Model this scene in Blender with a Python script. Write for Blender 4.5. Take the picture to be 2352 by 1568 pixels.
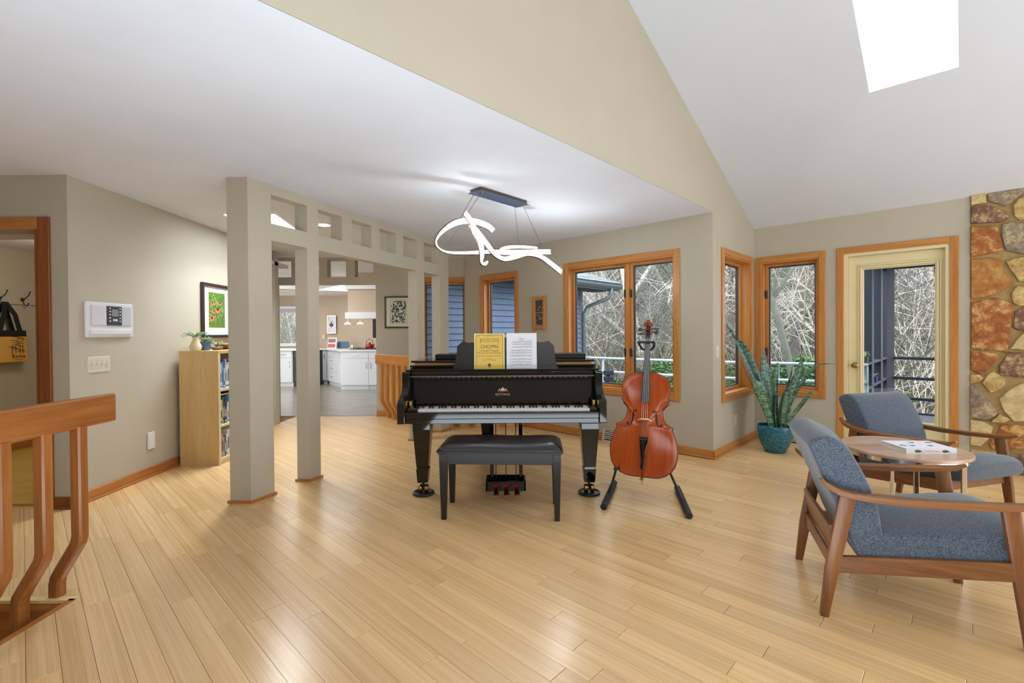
import bpy, bmesh, math, random
from mathutils import Vector, Matrix
from mathutils.bvhtree import BVHTree
from mathutils.geometry import tessellate_polygon
sin, cos, pi, rad = math.sin, math.cos, math.pi, math.radians
S = bpy.context.scene
for o in list(bpy.data.objects): bpy.data.objects.remove(o)
COL = S.collection
V = Vector
rnd = random.Random(7)

# ------------------------------------------------------------ camera, sky, lights, exposure
CH = 1.26
PIT, ROL = rad(.54591), rad(-.41382)
fw = V((0, cos(PIT), -sin(PIT))); up = V((0, sin(PIT), cos(PIT))); rx = V((1, 0, 0))
cr = rx*cos(ROL)+up*sin(ROL); cu_ = up*cos(ROL)-rx*sin(ROL)
cam_d = bpy.data.cameras.new('camera'); cam = bpy.data.objects.new('camera', cam_d); COL.objects.link(cam)
cam.matrix_world = Matrix(((cr.x, cu_.x, -fw.x, 0), (cr.y, cu_.y, -fw.y, 0), (cr.z, cu_.z, -fw.z, CH), (0, 0, 0, 1)))
cam_d.sensor_width = 36; cam_d.lens = 36*1083.35/2352
cam_d.shift_x = 1.43/2352; cam_d.shift_y = -8.72/2352
cam_d.clip_start = .05; cam_d.clip_end = 300
S.camera = cam
S.view_settings.view_transform = 'Standard'; S.view_settings.look = 'None'
S.view_settings.gamma = 1; S.view_settings.exposure = 0.18
S.view_settings.use_curve_mapping = False

W = bpy.data.worlds.new('overcast_sky'); S.world = W; W.use_nodes = True
nt = W.node_tree; nt.nodes.clear()
def N(nt, t, **k):
    n = nt.nodes.new(t)
    for a, b in k.items():
        if a.startswith('_'): setattr(n, a[1:], b)
        else: n.inputs[a.replace('~', ' ')].default_value = b
    return n
tc = N(nt, 'ShaderNodeTexCoord'); sep = N(nt, 'ShaderNodeSeparateXYZ'); nt.links.new(tc.outputs['Generated'], sep.inputs[0])
mr = N(nt, 'ShaderNodeMapRange'); mr.inputs['From Min'].default_value = -.05; mr.inputs['From Max'].default_value = .7
nt.links.new(sep.outputs['Z'], mr.inputs['Value'])
cl = N(nt, 'ShaderNodeValToRGB'); cl.color_ramp.elements[0].color = (.80, .86, .93, 1); cl.color_ramp.elements[1].color = (.90, .95, 1.0, 1)
nt.links.new(mr.outputs[0], cl.inputs[0])
bg = N(nt, 'ShaderNodeBackground'); bg.inputs['Strength'].default_value = 6.2
nt.links.new(cl.outputs[0], bg.inputs[0]); wo = N(nt, 'ShaderNodeOutputWorld'); nt.links.new(bg.outputs[0], wo.inputs[0])

def area(name, loc, target, sx, sy, power, col=(1, 1, 1)):
    l = bpy.data.lights.new(name, 'AREA'); l.shape = 'RECTANGLE'; l.size = sx; l.size_y = sy; l.energy = power; l.color = col
    o = bpy.data.objects.new(name, l); COL.objects.link(o); o.location = loc
    o.rotation_euler = (V(target)-V(loc)).to_track_quat('-Z', 'Y').to_euler(); return o
def point(name, loc, power, col=(1, 1, 1), r=.1):
    l = bpy.data.lights.new(name, 'POINT'); l.energy = power; l.color = col; l.shadow_soft_size = r
    o = bpy.data.objects.new(name, l); COL.objects.link(o); o.location = loc; return o
area('rear_fill_light', (1.2, -2.9, 3.2), (1.6, 4.5, .9), 3.4, 1.2, 62, (.88, .95, 1))  # added fill lamp high behind the camera, not at a window
area('right_fill_light', (7.2, 1.4, 1.9), (0, 3.6, 1.2), 3.2, 2.2, 50, (.86, .94, 1))  # added fill lamp inside the right wall, a key from the side
area('vault_upward_fill', (5.0, .2, .06), (5.0, .2, 4.0), 3.2, 2.6, 150, (.78, .9, 1))  # added lamp facing up below the view, brightens the vault like bounced light
area('hall_upward_fill', (.1, .75, .06), (.1, .75, 2.6), 2.4, 1.5, 76, (.76, .89, 1))  # added upward lamp out of view, stands in for floor bounce on the flat ceiling
area('entry_fill_light', (-5.2, .4, 2.1), (-1, 3.5, .9), 1.8, 1.4, 1, (.97, .98, 1))  # added weak fill lamp from the left, no window behind it
area('vault_skylight_light', (2.35, 3.05, 3.95), (2.35, 3.05, 0), .5, 1.1, 16, (.92, .96, 1))
area('hall_skylight_light', (-2.6, 5.15, 2.9), (-2.6, 5.15, 0), .45, .9, 78, (.86, .94, 1))
area('kitchen_light', (-4.4, 9.3, 2.6), (-4.4, 9.3, 0), 2.4, 1.8, 46, (.95, .97, 1))
area('kitchen_far_light', (-5.0, 11.0, 2.28), (-5.0, 12.2, 0), 2.2, .8, 18, (1, .98, .95))
point('coat_room_light', (-4.3, 4.6, 2.0), 14, (1, .86, .66), .15)

# ------------------------------------------------------------ geometry helpers
MATS = {}
def s2l(c): return tuple(((v/255/12.92) if v/255 <= .04045 else ((v/255+.055)/1.055)**2.4) for v in c)
class MB:
    """collects shapes and links them as ONE mesh object"""
    def __init__(s): s.v = []; s.f = []; s.m = []; s.mi = 0
    def add(s, vs, fs):
        n = len(s.v); s.v += [V(a) for a in vs]; s.f += [tuple(i+n for i in f) for f in fs]; s.m += [s.mi]*len(fs); return s
    def box(s, x0, x1, y0, y1, z0, z1):
        return s.add([(x0, y0, z0), (x1, y0, z0), (x1, y1, z0), (x0, y1, z0), (x0, y0, z1), (x1, y0, z1), (x1, y1, z1), (x0, y1, z1)],
                     [(0, 3, 2, 1), (4, 5, 6, 7), (0, 1, 5, 4), (1, 2, 6, 5), (2, 3, 7, 6), (3, 0, 4, 7)])
    def obox(s, o, a, b, c):
        o, a, b, c = V(o), V(a), V(b), V(c)
        p = [o, o+a, o+a+b, o+b, o+c, o+a+c, o+a+b+c, o+b+c]
        f = [(0, 3, 2, 1), (4, 5, 6, 7), (0, 1, 5, 4), (1, 2, 6, 5), (2, 3, 7, 6), (3, 0, 4, 7)]
        if a.cross(b).dot(c) < 0: f = [q[::-1] for q in f]
        return s.add(p, f)
    def prism(s, poly, o, a, b, c):
        """polygon (i,j) in the plane o+i*a+j*b, extruded by vector c"""
        o, a, b, c = V(o), V(a), V(b), V(c); n = len(poly)
        A = [o+a*i+b*j for i, j in poly]; B = [p+c for p in A]
        ar = sum(poly[i][0]*poly[(i+1) % n][1]-poly[(i+1) % n][0]*poly[i][1] for i in range(n))
        flip = (ar > 0) == (a.cross(b).dot(c) > 0)
        t = tessellate_polygon([[V((i, j, 0)) for i, j in poly]])
        fs = []
        if n <= 4 or _convex(poly): caps = [tuple(range(n))]
        else:
            caps = []
            for q in t:
                x = [poly[k] for k in q]; ar2 = (x[1][0]-x[0][0])*(x[2][1]-x[0][1])-(x[2][0]-x[0][0])*(x[1][1]-x[0][1])
                caps.append(tuple(q) if (ar2 > 0) == (ar > 0) else tuple(q)[::-1])
        for q in caps:
            fs.append(q[::-1] if flip else q); fs.append(tuple(k+n for k in (q if flip else q[::-1])))
        for i in range(n):
            j = (i+1) % n; q = (i, j, j+n, i+n); fs.append(q if flip else q[::-1])
        return s.add(A+B, fs)
    def tube(s, path, r, n=8, caps=True, closed=False, flat=1.0, upv=None):
        path = [V(p) for p in path]; m = len(path)
        rs = r if isinstance(r, (list, tuple)) else [r]*m
        vs = []; fs = []; pu = None
        for i, p in enumerate(path):
            if closed: t = path[(i+1) % m]-path[i-1]
            else: t = path[min(i+1, m-1)]-path[max(i-1, 0)]
            t = t.normalized() if t.length > 1e-9 else V((0, 0, 1))
            if upv is not None: u = V(upv)
            elif pu is None: u = V((0, 0, 1)) if abs(t.z) < .9 else V((0, 1, 0))
            else: u = pu
            w = t.cross(u)
            if w.length < 1e-6: w = t.cross(V((1, 0, 0)))
            w.normalize(); u = w.cross(t); pu = u
            for k in range(n):
                a = 2*pi*k/n; vs.append(p+w*cos(a)*rs[i]+u*sin(a)*rs[i]*flat)
        for i in range(m if closed else m-1):
            for k in range(n):
                a = i*n+k; b = i*n+(k+1) % n; c = ((i+1) % m)*n+(k+1) % n; d = ((i+1) % m)*n+k; fs.append((a, b, c, d))
        if caps and not closed: fs.append(tuple(range(n))[::-1]); fs.append(tuple(range((m-1)*n, m*n)))
        return s.add(vs, fs)
    def bar(s, path, ws, hs, upv):
        """rectangular section swept on a path; ws across, hs along upv-ish"""
        path = [V(p) for p in path]; m = len(path); vs = []; fs = []
        if not isinstance(ws, (list, tuple)): ws = [ws]*m
        if not isinstance(hs, (list, tuple)): hs = [hs]*m
        for i, p in enumerate(path):
            t = (path[min(i+1, m-1)]-path[max(i-1, 0)]).normalized(); w = t.cross(V(upv)).normalized(); u = w.cross(t)
            a, b = w*ws[i]/2, u*hs[i]/2; c = .78
            vs += [p-a*c-b, p+a*c-b, p+a-b*c, p+a+b*c, p+a*c+b, p-a*c+b, p-a+b*c, p-a-b*c]
        for i in range(m-1):
            for k in range(8): fs.append((i*8+k, i*8+(k+1) % 8, (i+1)*8+(k+1) % 8, (i+1)*8+k))
        fs.append(tuple(range(8))[::-1]); fs.append(tuple(range((m-1)*8, m*8)))
        return s.add(vs, fs)
    def lathe(s, prof, o=(0, 0, 0), n=24, ax=None):
        """profile [(r,z)] about the z axis (or matrix ax)"""
        vs = []; fs = []; m = len(prof)
        for r, z in prof:
            for k in range(n):
                a = 2*pi*k/n; p = V((r*cos(a), r*sin(a), z))
                if ax: p = ax @ p
                vs.append(p+V(o))
        for i in range(m-1):
            for k in range(n): fs.append((i*n+k, i*n+(k+1) % n, (i+1)*n+(k+1) % n, (i+1)*n+k))
        fs.append(tuple(range(n))[::-1]); fs.append(tuple(range((m-1)*n, m*n)))
        return s.add(vs, fs)
    def ball(s, o, r, n=10, sc=(1, 1, 1)):
        pr = [(max(.001, sin(pi*i/n))*r, -cos(pi*i/n)*r) for i in range(n+1)]
        b = MB().lathe(pr, n=n*2)
        return s.add([V((p.x*sc[0], p.y*sc[1], p.z*sc[2]))+V(o) for p in b.v], b.f)
    def xf(s, M, start=0):
        for i in range(start, len(s.v)): s.v[i] = M @ s.v[i]
        return s
    def build(s, name, mat, parent=None, world=True, smooth=False, bevel=0, seg=1, loc=None, sub=0, **tags):
        me = bpy.data.meshes.new(name)
        o = bpy.data.objects.new(name, me)
        L = loc
        vs = s.v
        if parent is not None and world:
            Mi = WM[parent.name].inverted(); vs = [Mi @ v for v in vs]; WM[o.name] = WM[parent.name].copy()
        elif parent is None:
            if L is None: L = V((0, 0, 0))
            L = V(L); o.location = L; vs = [v-L for v in vs]; WM[o.name] = Matrix.Translation(L)
        me.from_pydata([tuple(v) for v in vs], [], s.f); me.update()
        ms = mat if isinstance(mat, (list, tuple)) else [mat]
        for m in ms: me.materials.append(MATS[m] if isinstance(m, str) else m)
        if len(ms) > 1:
            for p, k in zip(me.polygons, s.m): p.material_index = k
        if smooth:
            for p in me.polygons: p.use_smooth = True
            if smooth != 'all': me.set_sharp_from_angle(angle=rad(40))
        COL.objects.link(o)
        if parent is not None: o.parent = parent
        if bevel:
            b = o.modifiers.new('bevel', 'BEVEL'); b.width = bevel; b.segments = seg; b.limit_method = 'ANGLE'; b.angle_limit = rad(35); b.harden_normals = False
        if sub:
            b = o.modifiers.new('sub', 'SUBSURF'); b.levels = sub; b.render_levels = sub
        for k, v in tags.items(): o[k] = v
        return o
def _convex(p):
    n = len(p); sg = 0
    for i in range(n):
        a, b, c = p[i], p[(i+1) % n], p[(i+2) % n]
        x = (b[0]-a[0])*(c[1]-b[1])-(b[1]-a[1])*(c[0]-b[0])
        if abs(x) < 1e-12: continue
        if sg == 0: sg = x
        elif sg*x < 0: return False
    return True
WM = {}
def root(name, loc, rz=0, M=None, **tags):
    o = bpy.data.objects.new(name, None); o.empty_display_size = .1; COL.objects.link(o)
    m = M if M is not None else Matrix.Translation(V(loc)) @ Matrix.Rotation(rz, 4, 'Z')
    o.matrix_world = m; o.location = m.to_translation(); o.rotation_euler = m.to_euler(); WM[o.name] = m
    for k, v in tags.items(): o[k] = v
    return o
def thing(name, label, category, loc, rz=0, group=None, M=None):
    o = root(name, loc, rz, M, label=label, category=category)
    if group: o['group'] = group
    return o
def lab(o, label, category, group=None):
    o['label'] = label; o['category'] = category
    if group: o['group'] = group
    return o
def struct(mb, name, mat, **k):
    return mb.build(name, mat, kind='structure', **k)
def kids(o): return [c for c in bpy.data.objects if c.parent == o]
def copy_tree(o, M, label=None, tree=None):
    """copy a thing with its parts and sub-parts"""
    r = o.copy(); COL.objects.link(r); r.location = M.to_translation(); r.rotation_euler = M.to_euler(); r.scale = M.to_scale(); WM[r.name] = M
    if label: r['label'] = label
    def go(a, b):
        for c in kids(a):
            if c is b: continue
            d = c.copy(); COL.objects.link(d); d.parent = b; WM[d.name] = M
            go(c, d)
    ch = kids(o)
    for c in ch:
        d = c.copy(); COL.objects.link(d); d.parent = r; WM[d.name] = M
        for e in kids(c):
            g = e.copy(); COL.objects.link(g); g.parent = d
    return r
def text_mb(txt, size, o, a, b, depth=.0004, align='CENTER', mbx=None, spacing=1.0, squash=1.0):
    """flat lettering as mesh: plane axes a (right), b (up)"""
    cu = bpy.data.curves.new('t', 'FONT'); cu.body = txt; cu.size = size; cu.align_x = align; cu.space_character = spacing; cu.resolution_u = 2
    ob = bpy.data.objects.new('t', cu); COL.objects.link(ob)
    dg = bpy.context.evaluated_depsgraph_get(); me = ob.evaluated_get(dg).to_mesh()
    o, a, b = V(o), V(a).normalized(), V(b).normalized(); c = a.cross(b)*depth
    mbx = mbx or MB()
    mbx.add([o+a*v.co.x*squash+b*v.co.y+c for v in me.vertices], [tuple(p.vertices) for p in me.polygons])
    ob.evaluated_get(dg).to_mesh_clear(); bpy.data.objects.remove(ob); bpy.data.curves.remove(cu)
    return mbx
class Frame:
    """wall frame: s along the wall, d outward (away from the room), z up"""
    def __init__(f, o, u, n): f.o, f.u, f.n = V(o), V(u).normalized(), V(n).normalized()
    def P(f, s, d, z): return f.o+f.u*s+f.n*d+V((0, 0, z))
    def box(f, mb, s0, s1, d0, d1, z0, z1):
        return mb.obox(f.P(s0, d0, z0), f.u*(s1-s0), f.n*(d1-d0), V((0, 0, z1-z0)))
    def wall(f, mb, s0, s1, z0, z1, th, holes=(), T=None):
        """panel with rectangular holes; T = thickness vector"""
        T = V(T) if T is not None else f.n*th
        ss = sorted({s0, s1, *[h[0] for h in holes], *[h[1] for h in holes]}); zs = sorted({z0, z1, *[h[2] for h in holes], *[h[3] for h in holes]})
        ss = [x for x in ss if s0 <= x <= s1]; zs = [x for x in zs if z0 <= x <= z1]
        def solid(i, j):
            if i < 0 or j < 0 or i >= len(ss)-1 or j >= len(zs)-1: return False
            a, b = (ss[i]+ss[i+1])/2, (zs[j]+zs[j+1])/2
            return not any(h[0] < a < h[1] and h[2] < b < h[3] for h in holes)
        for i in range(len(ss)-1):
            for j in range(len(zs)-1):
                if not solid(i, j): continue
                a, b, c, d = ss[i], ss[i+1], zs[j], zs[j+1]
                F = [f.P(a, 0, c), f.P(b, 0, c), f.P(b, 0, d), f.P(a, 0, d)]; B = [p+T for p in F]
                fs = [(0, 1, 2, 3), (7, 6, 5, 4)]
                if not solid(i, j-1): fs.append((0, 4, 5, 1))
                if not solid(i, j+1): fs.append((3, 2, 6, 7))
                if not solid(i-1, j): fs.append((0, 3, 7, 4))
                if not solid(i+1, j): fs.append((1, 5, 6, 2))
                mb.add(F+B, fs)
        return mb
# ------------------------------------------------------------ materials
def mat(name, col, rough=.5, metal=0, spec=.5, noise=0, nscale=8, bump=0, bscale=60, coat=0, emit=0, sheen=0, alpha=1, transmission=0):
    m = bpy.data.materials.new(name); m.use_nodes = True; MATS[name] = m
    nt = m.node_tree; b = nt.nodes['Principled BSDF']
    c = s2l(col); b.inputs['Base Color'].default_value = (*c, 1); b.inputs['Roughness'].default_value = rough
    b.inputs['Metallic'].default_value = metal; b.inputs['Specular IOR Level'].default_value = spec
    b.inputs['Coat Weight'].default_value = coat; b.inputs['Coat Roughness'].default_value = .05
    if sheen: b.inputs['Sheen Weight'].default_value = sheen
    if emit: b.inputs['Emission Color'].default_value = (*c, 1); b.inputs['Emission Strength'].default_value = emit
    tc = N(nt, 'ShaderNodeTexCoord')
    if noise:
        n = N(nt, 'ShaderNodeTexNoise'); n.inputs['Scale'].default_value = nscale; n.inputs['Detail'].default_value = 5
        nt.links.new(tc.outputs['Object'], n.inputs['Vector'])
        r = N(nt, 'ShaderNodeMapRange'); r.inputs['From Min'].default_value = .3; r.inputs['From Max'].default_value = .7
        r.inputs['To Min'].default_value = 1-noise; r.inputs['To Max'].default_value = 1+noise; nt.links.new(n.outputs['Fac'], r.inputs['Value'])
        x = N(nt, 'ShaderNodeVectorMath', _operation='SCALE'); x.inputs[0].default_value = c; nt.links.new(r.outputs[0], x.inputs['Scale'])
        nt.links.new(x.outputs[0], b.inputs['Base Color'])
    if bump:
        n = N(nt, 'ShaderNodeTexNoise'); n.inputs['Scale'].default_value = bscale; n.inputs['Detail'].default_value = 3
        nt.links.new(tc.outputs['Object'], n.inputs['Vector'])
        u = N(nt, 'ShaderNodeBump'); u.inputs['Strength'].default_value = bump; u.inputs['Distance'].default_value = .01
        nt.links.new(n.outputs['Fac'], u.inputs['Height']); nt.links.new(u.outputs[0], b.inputs['Normal'])
    return m
def wood(name, c1, c2, ang=0, axis='x', rough=.35, fine=60, stretch=.06, coat=0, per=0, ringy=.5, spec=.5, lo=.32, hi=.68):
    """grain along `axis` after turning the coordinates by -ang about z"""
    m = bpy.data.materials.new(name); m.use_nodes = True; MATS[name] = m
    nt = m.node_tree; b = nt.nodes['Principled BSDF']; b.inputs['Roughness'].default_value = rough; b.inputs['Coat Weight'].default_value = coat
    b.inputs['Specular IOR Level'].default_value = spec
    tc = N(nt, 'ShaderNodeTexCoord'); oi = N(nt, 'ShaderNodeObjectInfo')
    m1 = N(nt, 'ShaderNodeMapping'); m1.inputs['Rotation'].default_value = (0, 0, -ang); nt.links.new(tc.outputs['Object'], m1.inputs['Vector'])
    m2 = N(nt, 'ShaderNodeMapping'); sc = [fine]*3; sc['xyz'.index(axis)] = fine*stretch; m2.inputs['Scale'].default_value = sc
    nt.links.new(m1.outputs[0], m2.inputs['Vector'])
    if per:
        sm = N(nt, 'ShaderNodeMath', _operation='MULTIPLY'); sm.inputs[1].default_value = 97; nt.links.new(oi.outputs['Random'], sm.inputs[0])
        ad = N(nt, 'ShaderNodeVectorMath', _operation='ADD'); nt.links.new(m2.outputs[0], ad.inputs[0])
        cb = N(nt, 'ShaderNodeCombineXYZ'); 
        for k in 'XYZ': nt.links.new(sm.outputs[0], cb.inputs[k])
        nt.links.new(cb.outputs[0], ad.inputs[1]); vec = ad.outputs[0]
    else: vec = m2.outputs[0]
    n = N(nt, 'ShaderNodeTexNoise'); n.inputs['Scale'].default_value = 1; n.inputs['Detail'].default_value = 4; n.inputs['Roughness'].default_value = .6
    n.inputs['Distortion'].default_value = ringy
    nt.links.new(vec, n.inputs['Vector'])
    n2 = N(nt, 'ShaderNodeTexNoise'); n2.inputs['Scale'].default_value = .13; n2.inputs['Detail'].default_value = 2; n2.inputs['Distortion'].default_value = 1.2
    nt.links.new(vec, n2.inputs['Vector'])
    mx = N(nt, 'ShaderNodeMath', _operation='MULTIPLY_ADD'); mx.inputs[1].default_value = .5
    nt.links.new(n2.outputs['Fac'], mx.inputs[0])
    hf = N(nt, 'ShaderNodeMath', _operation='MULTIPLY'); hf.inputs[1].default_value = .5; nt.links.new(n.outputs['Fac'], hf.inputs[0]); nt.links.new(hf.outputs[0], mx.inputs[2])
    r = N(nt, 'ShaderNodeValToRGB'); r.color_ramp.elements[0].position = lo; r.color_ramp.elements[1].position = hi
    r.color_ramp.elements[0].color = (*s2l(c2), 1); r.color_ramp.elements[1].color = (*s2l(c1), 1)
    nt.links.new(mx.outputs[0], r.inputs[0])
    out = r.outputs[0]
    if per:
        hs = N(nt, 'ShaderNodeHueSaturation')
        mp = N(nt, 'ShaderNodeMapRange'); mp.inputs['To Min'].default_value = 1-per; mp.inputs['To Max'].default_value = 1+per*.7
        nt.links.new(oi.outputs['Random'], mp.inputs['Value']); nt.links.new(mp.outputs[0], hs.inputs['Value']); nt.links.new(out, hs.inputs['Color'])
        out = hs.outputs[0]
    nt.links.new(out, b.inputs['Base Color'])
    u = N(nt, 'ShaderNodeBump'); u.inputs['Strength'].default_value = .06; u.inputs['Distance'].default_value = .004
    nt.links.new(n.outputs['Fac'], u.inputs['Height']); nt.links.new(u.outputs[0], b.inputs['Normal'])
    return m
A0, AB, AC = rad(-1.24), rad(22.83), rad(43.93)
AD = AC-pi/2
uA = V((sin(A0), cos(A0), 0)); uB = V((sin(AB), cos(AB), 0)); uC = V((sin(AC), cos(AC), 0)); uD = V((sin(AD), cos(AD), 0))
yawC = math.atan2(uC.y, uC.x); yawD = math.atan2(uD.y, uD.x); yawA = math.atan2(uA.y, uA.x)
mat('paint_beige', (186, 178, 160), .75, noise=.025, nscale=3, bump=.06, bscale=90)
mat('paint_ceiling', (222, 227, 238), .85, noise=.03, nscale=2.2, bump=.25, bscale=5)
mat('paint_vault', (212, 216, 224), .85, noise=.015, nscale=2, bump=.04, bscale=60)
mat('paint_white', (236, 236, 236), .6)
mat('paint_tan', (196, 178, 156), .75, noise=.02)
mat('paint_cream', (226, 212, 168), .5)
mat('cabinet_white', (232, 233, 236), .35, spec=.5)
mat('counter_white', (240, 238, 236), .25)
wood('oak_z', (208, 146, 76), (172, 106, 44), 0, 'z', .32, 70, .05)
wood('oak_C', (208, 146, 76), (172, 106, 44), yawC, 'x', .32, 70, .05)
wood('oak_D', (208, 146, 76), (172, 106, 44), yawD, 'x', .32, 70, .05)
wood('oak_x', (200, 136, 70), (160, 96, 42), 0, 'x', .32, 70, .05)
wood('oak_y', (200, 134, 68), (158, 92, 40), yawA, 'x', .32, 70, .05)
wood('oak_dark_z', (158, 86, 30), (104, 50, 14), 0, 'z', .35, 70, .05)
wood('oak_rail', (176, 112, 56), (134, 76, 32), 0, 'y', .3, 60, .05)
wood('oak_baluster', (178, 114, 58), (134, 76, 32), 0, 'z', .3, 60, .05)
wood('walnut_x', (156, 102, 58), (100, 60, 30), 0, 'x', .38, 55, .07, ringy=1.0)
wood('walnut_z', (150, 96, 52), (96, 56, 28), 0, 'z', .38, 55, .07, ringy=1.0)
wood('bamboo', (238, 202, 150), (216, 174, 118), yawD, 'x', .24, 230, .010, per=.10, ringy=.05, spec=.85, lo=.36, hi=.64)
wood('bamboo_panel', (236, 210, 150), (222, 190, 125), 0, 'z', .4, 90, .03, ringy=.1)
wood('birch', (222, 192, 138), (205, 170, 112), 0, 'z', .4, 40, .08)
wood('birch_front', (236, 222, 190), (226, 208, 170), 0, 'z', .4, 40, .08)
wood('maple_top', (214, 186, 160), (176, 140, 118), 0, 'x', .25, 22, .12, ringy=.8)
wood('bowl_wood', (170, 110, 60), (110, 62, 30), 0, 'x', .35, 40, .1)
wood('yellow_floor', (222, 184, 92), (206, 162, 66), 0, 'x', .35, 40, .05)
wood('spruce_varnish', (172, 76, 16), (142, 52, 8), 0, 'y', .16, 50, .03, coat=0, ringy=.1, spec=.35)
wood('maple_varnish', (150, 62, 24), (104, 38, 14), 0, 'z', .22, 40, .1, coat=.4)
mat('varnish_edge', (88, 30, 14), .25)
mat('bridge_maple', (226, 186, 122), .5)
mat('subfloor', (140, 102, 62), .8)
mat('mortar', (168, 142, 92), .95, noise=.12, nscale=30, bump=.5, bscale=60)
mat('ebony_gloss', (14, 12, 13), .05, spec=.55)
mat('ebony_satin', (26, 24, 25), .3)
mat('ebony_board', (52, 54, 60), .35)
mat('leather_black', (26, 27, 31), .3, spec=.6, bump=.08, bscale=180)
mat('ivory', (240, 238, 234), .25)
mat('felt_red', (150, 20, 30), .9)
mat('brass', (176, 138, 74), .3, metal=1)
mat('gold_leaf', (214, 178, 148), .35)
mat('copper_wood', (186, 132, 82), .35)
mat('chrome', (225, 222, 218), .12, metal=1)
mat('steel_dark', (58, 64, 72), .35, metal=.6)
mat('stand_black', (28, 36, 46), .35)
mat('foam_black', (30, 34, 40), .7)
mat('metal_bronze', (112, 92, 76), .35, metal=.8)
mat('metal_canopy', (96, 116, 146), .35, metal=.4)
mat('frame_brown', (58, 40, 40), .35)
mat('frame_green', (52, 70, 48), .35)
mat('matboard', (236, 238, 244), .6)
mat('paper_cream', (228, 222, 202), .7)
mat('paper_white', (228, 228, 236), .7)
mat('paper_yellow', (226, 190, 92), .6)
mat('paper_yellow_edge', (240, 216, 140), .6)
mat('ink_brown', (96, 74, 30), .7)
mat('ink_grey', (96, 96, 112), .7)
mat('ink_black', (20, 18, 18), .7)
mat('ink_green', (46, 84, 70), .7)
mat('ink_blue', (40, 62, 84), .7)
mat('flower_red', (206, 96, 84), .7)
mat('flower_pink', (224, 150, 130), .7)
mat('art_green', (98, 128, 52), .7, noise=.35, nscale=25)
mat('art_lime', (150, 178, 70), .7)
mat('plastic_white', (226, 228, 234), .35)
mat('plastic_light', (214, 216, 222), .35)
mat('plastic_grey', (196, 199, 204), .35)
mat('plastic_dark', (66, 68, 76), .35)
mat('plastic_cream', (214, 206, 188), .4)
mat('lcd', (134, 140, 146), .3)
mat('spline_dark', (52, 62, 78), .45)
mat('hardware_dark', (62, 66, 70), .4, metal=.5)
mat('slate_siding', (96, 114, 142), .6, noise=.08, nscale=6)
mat('slate_trim', (108, 118, 124), .6)
mat('gutter_grey', (94, 104, 112), .4)
mat('shingle', (108, 114, 120), .9, noise=.2, nscale=12)
mat('soffit', (70, 78, 88), .8)
mat('rail_blue', (188, 206, 222), .35)
mat('porch_dark', (38, 46, 58), .7)
mat('deck_grey', (104, 108, 114), .85, noise=.1)
mat('leaf_litter', (170, 152, 132), .95, noise=.3, nscale=.8)
mat('bark_grey', (158, 152, 148), .9, noise=.2, nscale=4)
mat('bark_dark', (112, 106, 100), .9, noise=.2, nscale=4)
mat('bark_pale', (200, 192, 180), .85, noise=.15, nscale=3)
mat('bark_green', (108, 110, 98), .9, noise=.2, nscale=4)
mat('brush_tan', (188, 170, 154), .95, noise=.2, nscale=3)
mat('brush_pale', (204, 196, 188), .95, noise=.2, nscale=3)
mat('leaf_green', (84, 118, 68), .6, noise=.3, nscale=6)
mat('leaf_olive', (176, 178, 122), .7, noise=.3, nscale=6)
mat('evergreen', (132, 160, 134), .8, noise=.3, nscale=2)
mat('grass', (108, 132, 70), .9, noise=.2, nscale=.5)
mat('plant_pale', (122, 152, 110), .6)
mat('stem_brown', (90, 70, 50), .8)
mat('vase_cream', (226, 208, 172), .3)
mat('pot_blue', (70, 98, 140), .3, noise=.3, nscale=40)
mat('pot_brown', (140, 100, 76), .4)
mat('pot_navy', (30, 38, 120), .3)
mat('pot_green', (70, 84, 60), .5)
mat('soil', (58, 46, 38), .95)
mat('bag_orange', (214, 162, 76), .8, bump=.1, bscale=300)
mat('bag_black', (20, 18, 20), .8)
mat('tile_grey', (150, 140, 126), .22, noise=.12, nscale=3)
mat('glaze_red', (178, 36, 30), .12)
mat('tray_blue', (62, 92, 120), .4)
mat('steel', (190, 192, 196), .25, metal=1)
mat('iron_black', (28, 28, 30), .5)
mat('shade_grey', (186, 188, 192), .7)
mat('lamp_glow', (250, 252, 255), .5, emit=3.5)
mat('pendant_glow', (255, 246, 228), .5, emit=3)
mat('can_glow', (255, 250, 240), .5, emit=6)
def teal_pot():
    m = mat('teal_glaze', (20, 104, 124), .25); nt = m.node_tree; b = nt.nodes['Principled BSDF']
    tc = N(nt, 'ShaderNodeTexCoord'); v = N(nt, 'ShaderNodeTexVoronoi'); v.inputs['Scale'].default_value = 95; nt.links.new(tc.outputs['Object'], v.inputs['Vector'])
    r = N(nt, 'ShaderNodeValToRGB'); r.color_ramp.elements[0].color = (*s2l((84, 170, 178)), 1); r.color_ramp.elements[1].color = (*s2l((10, 82, 106)), 1)
    r.color_ramp.elements[0].position = .12; r.color_ramp.elements[1].position = .5
    nt.links.new(v.outputs['Distance'], r.inputs[0]); nt.links.new(r.outputs[0], b.inputs['Base Color'])
teal_pot()
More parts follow.
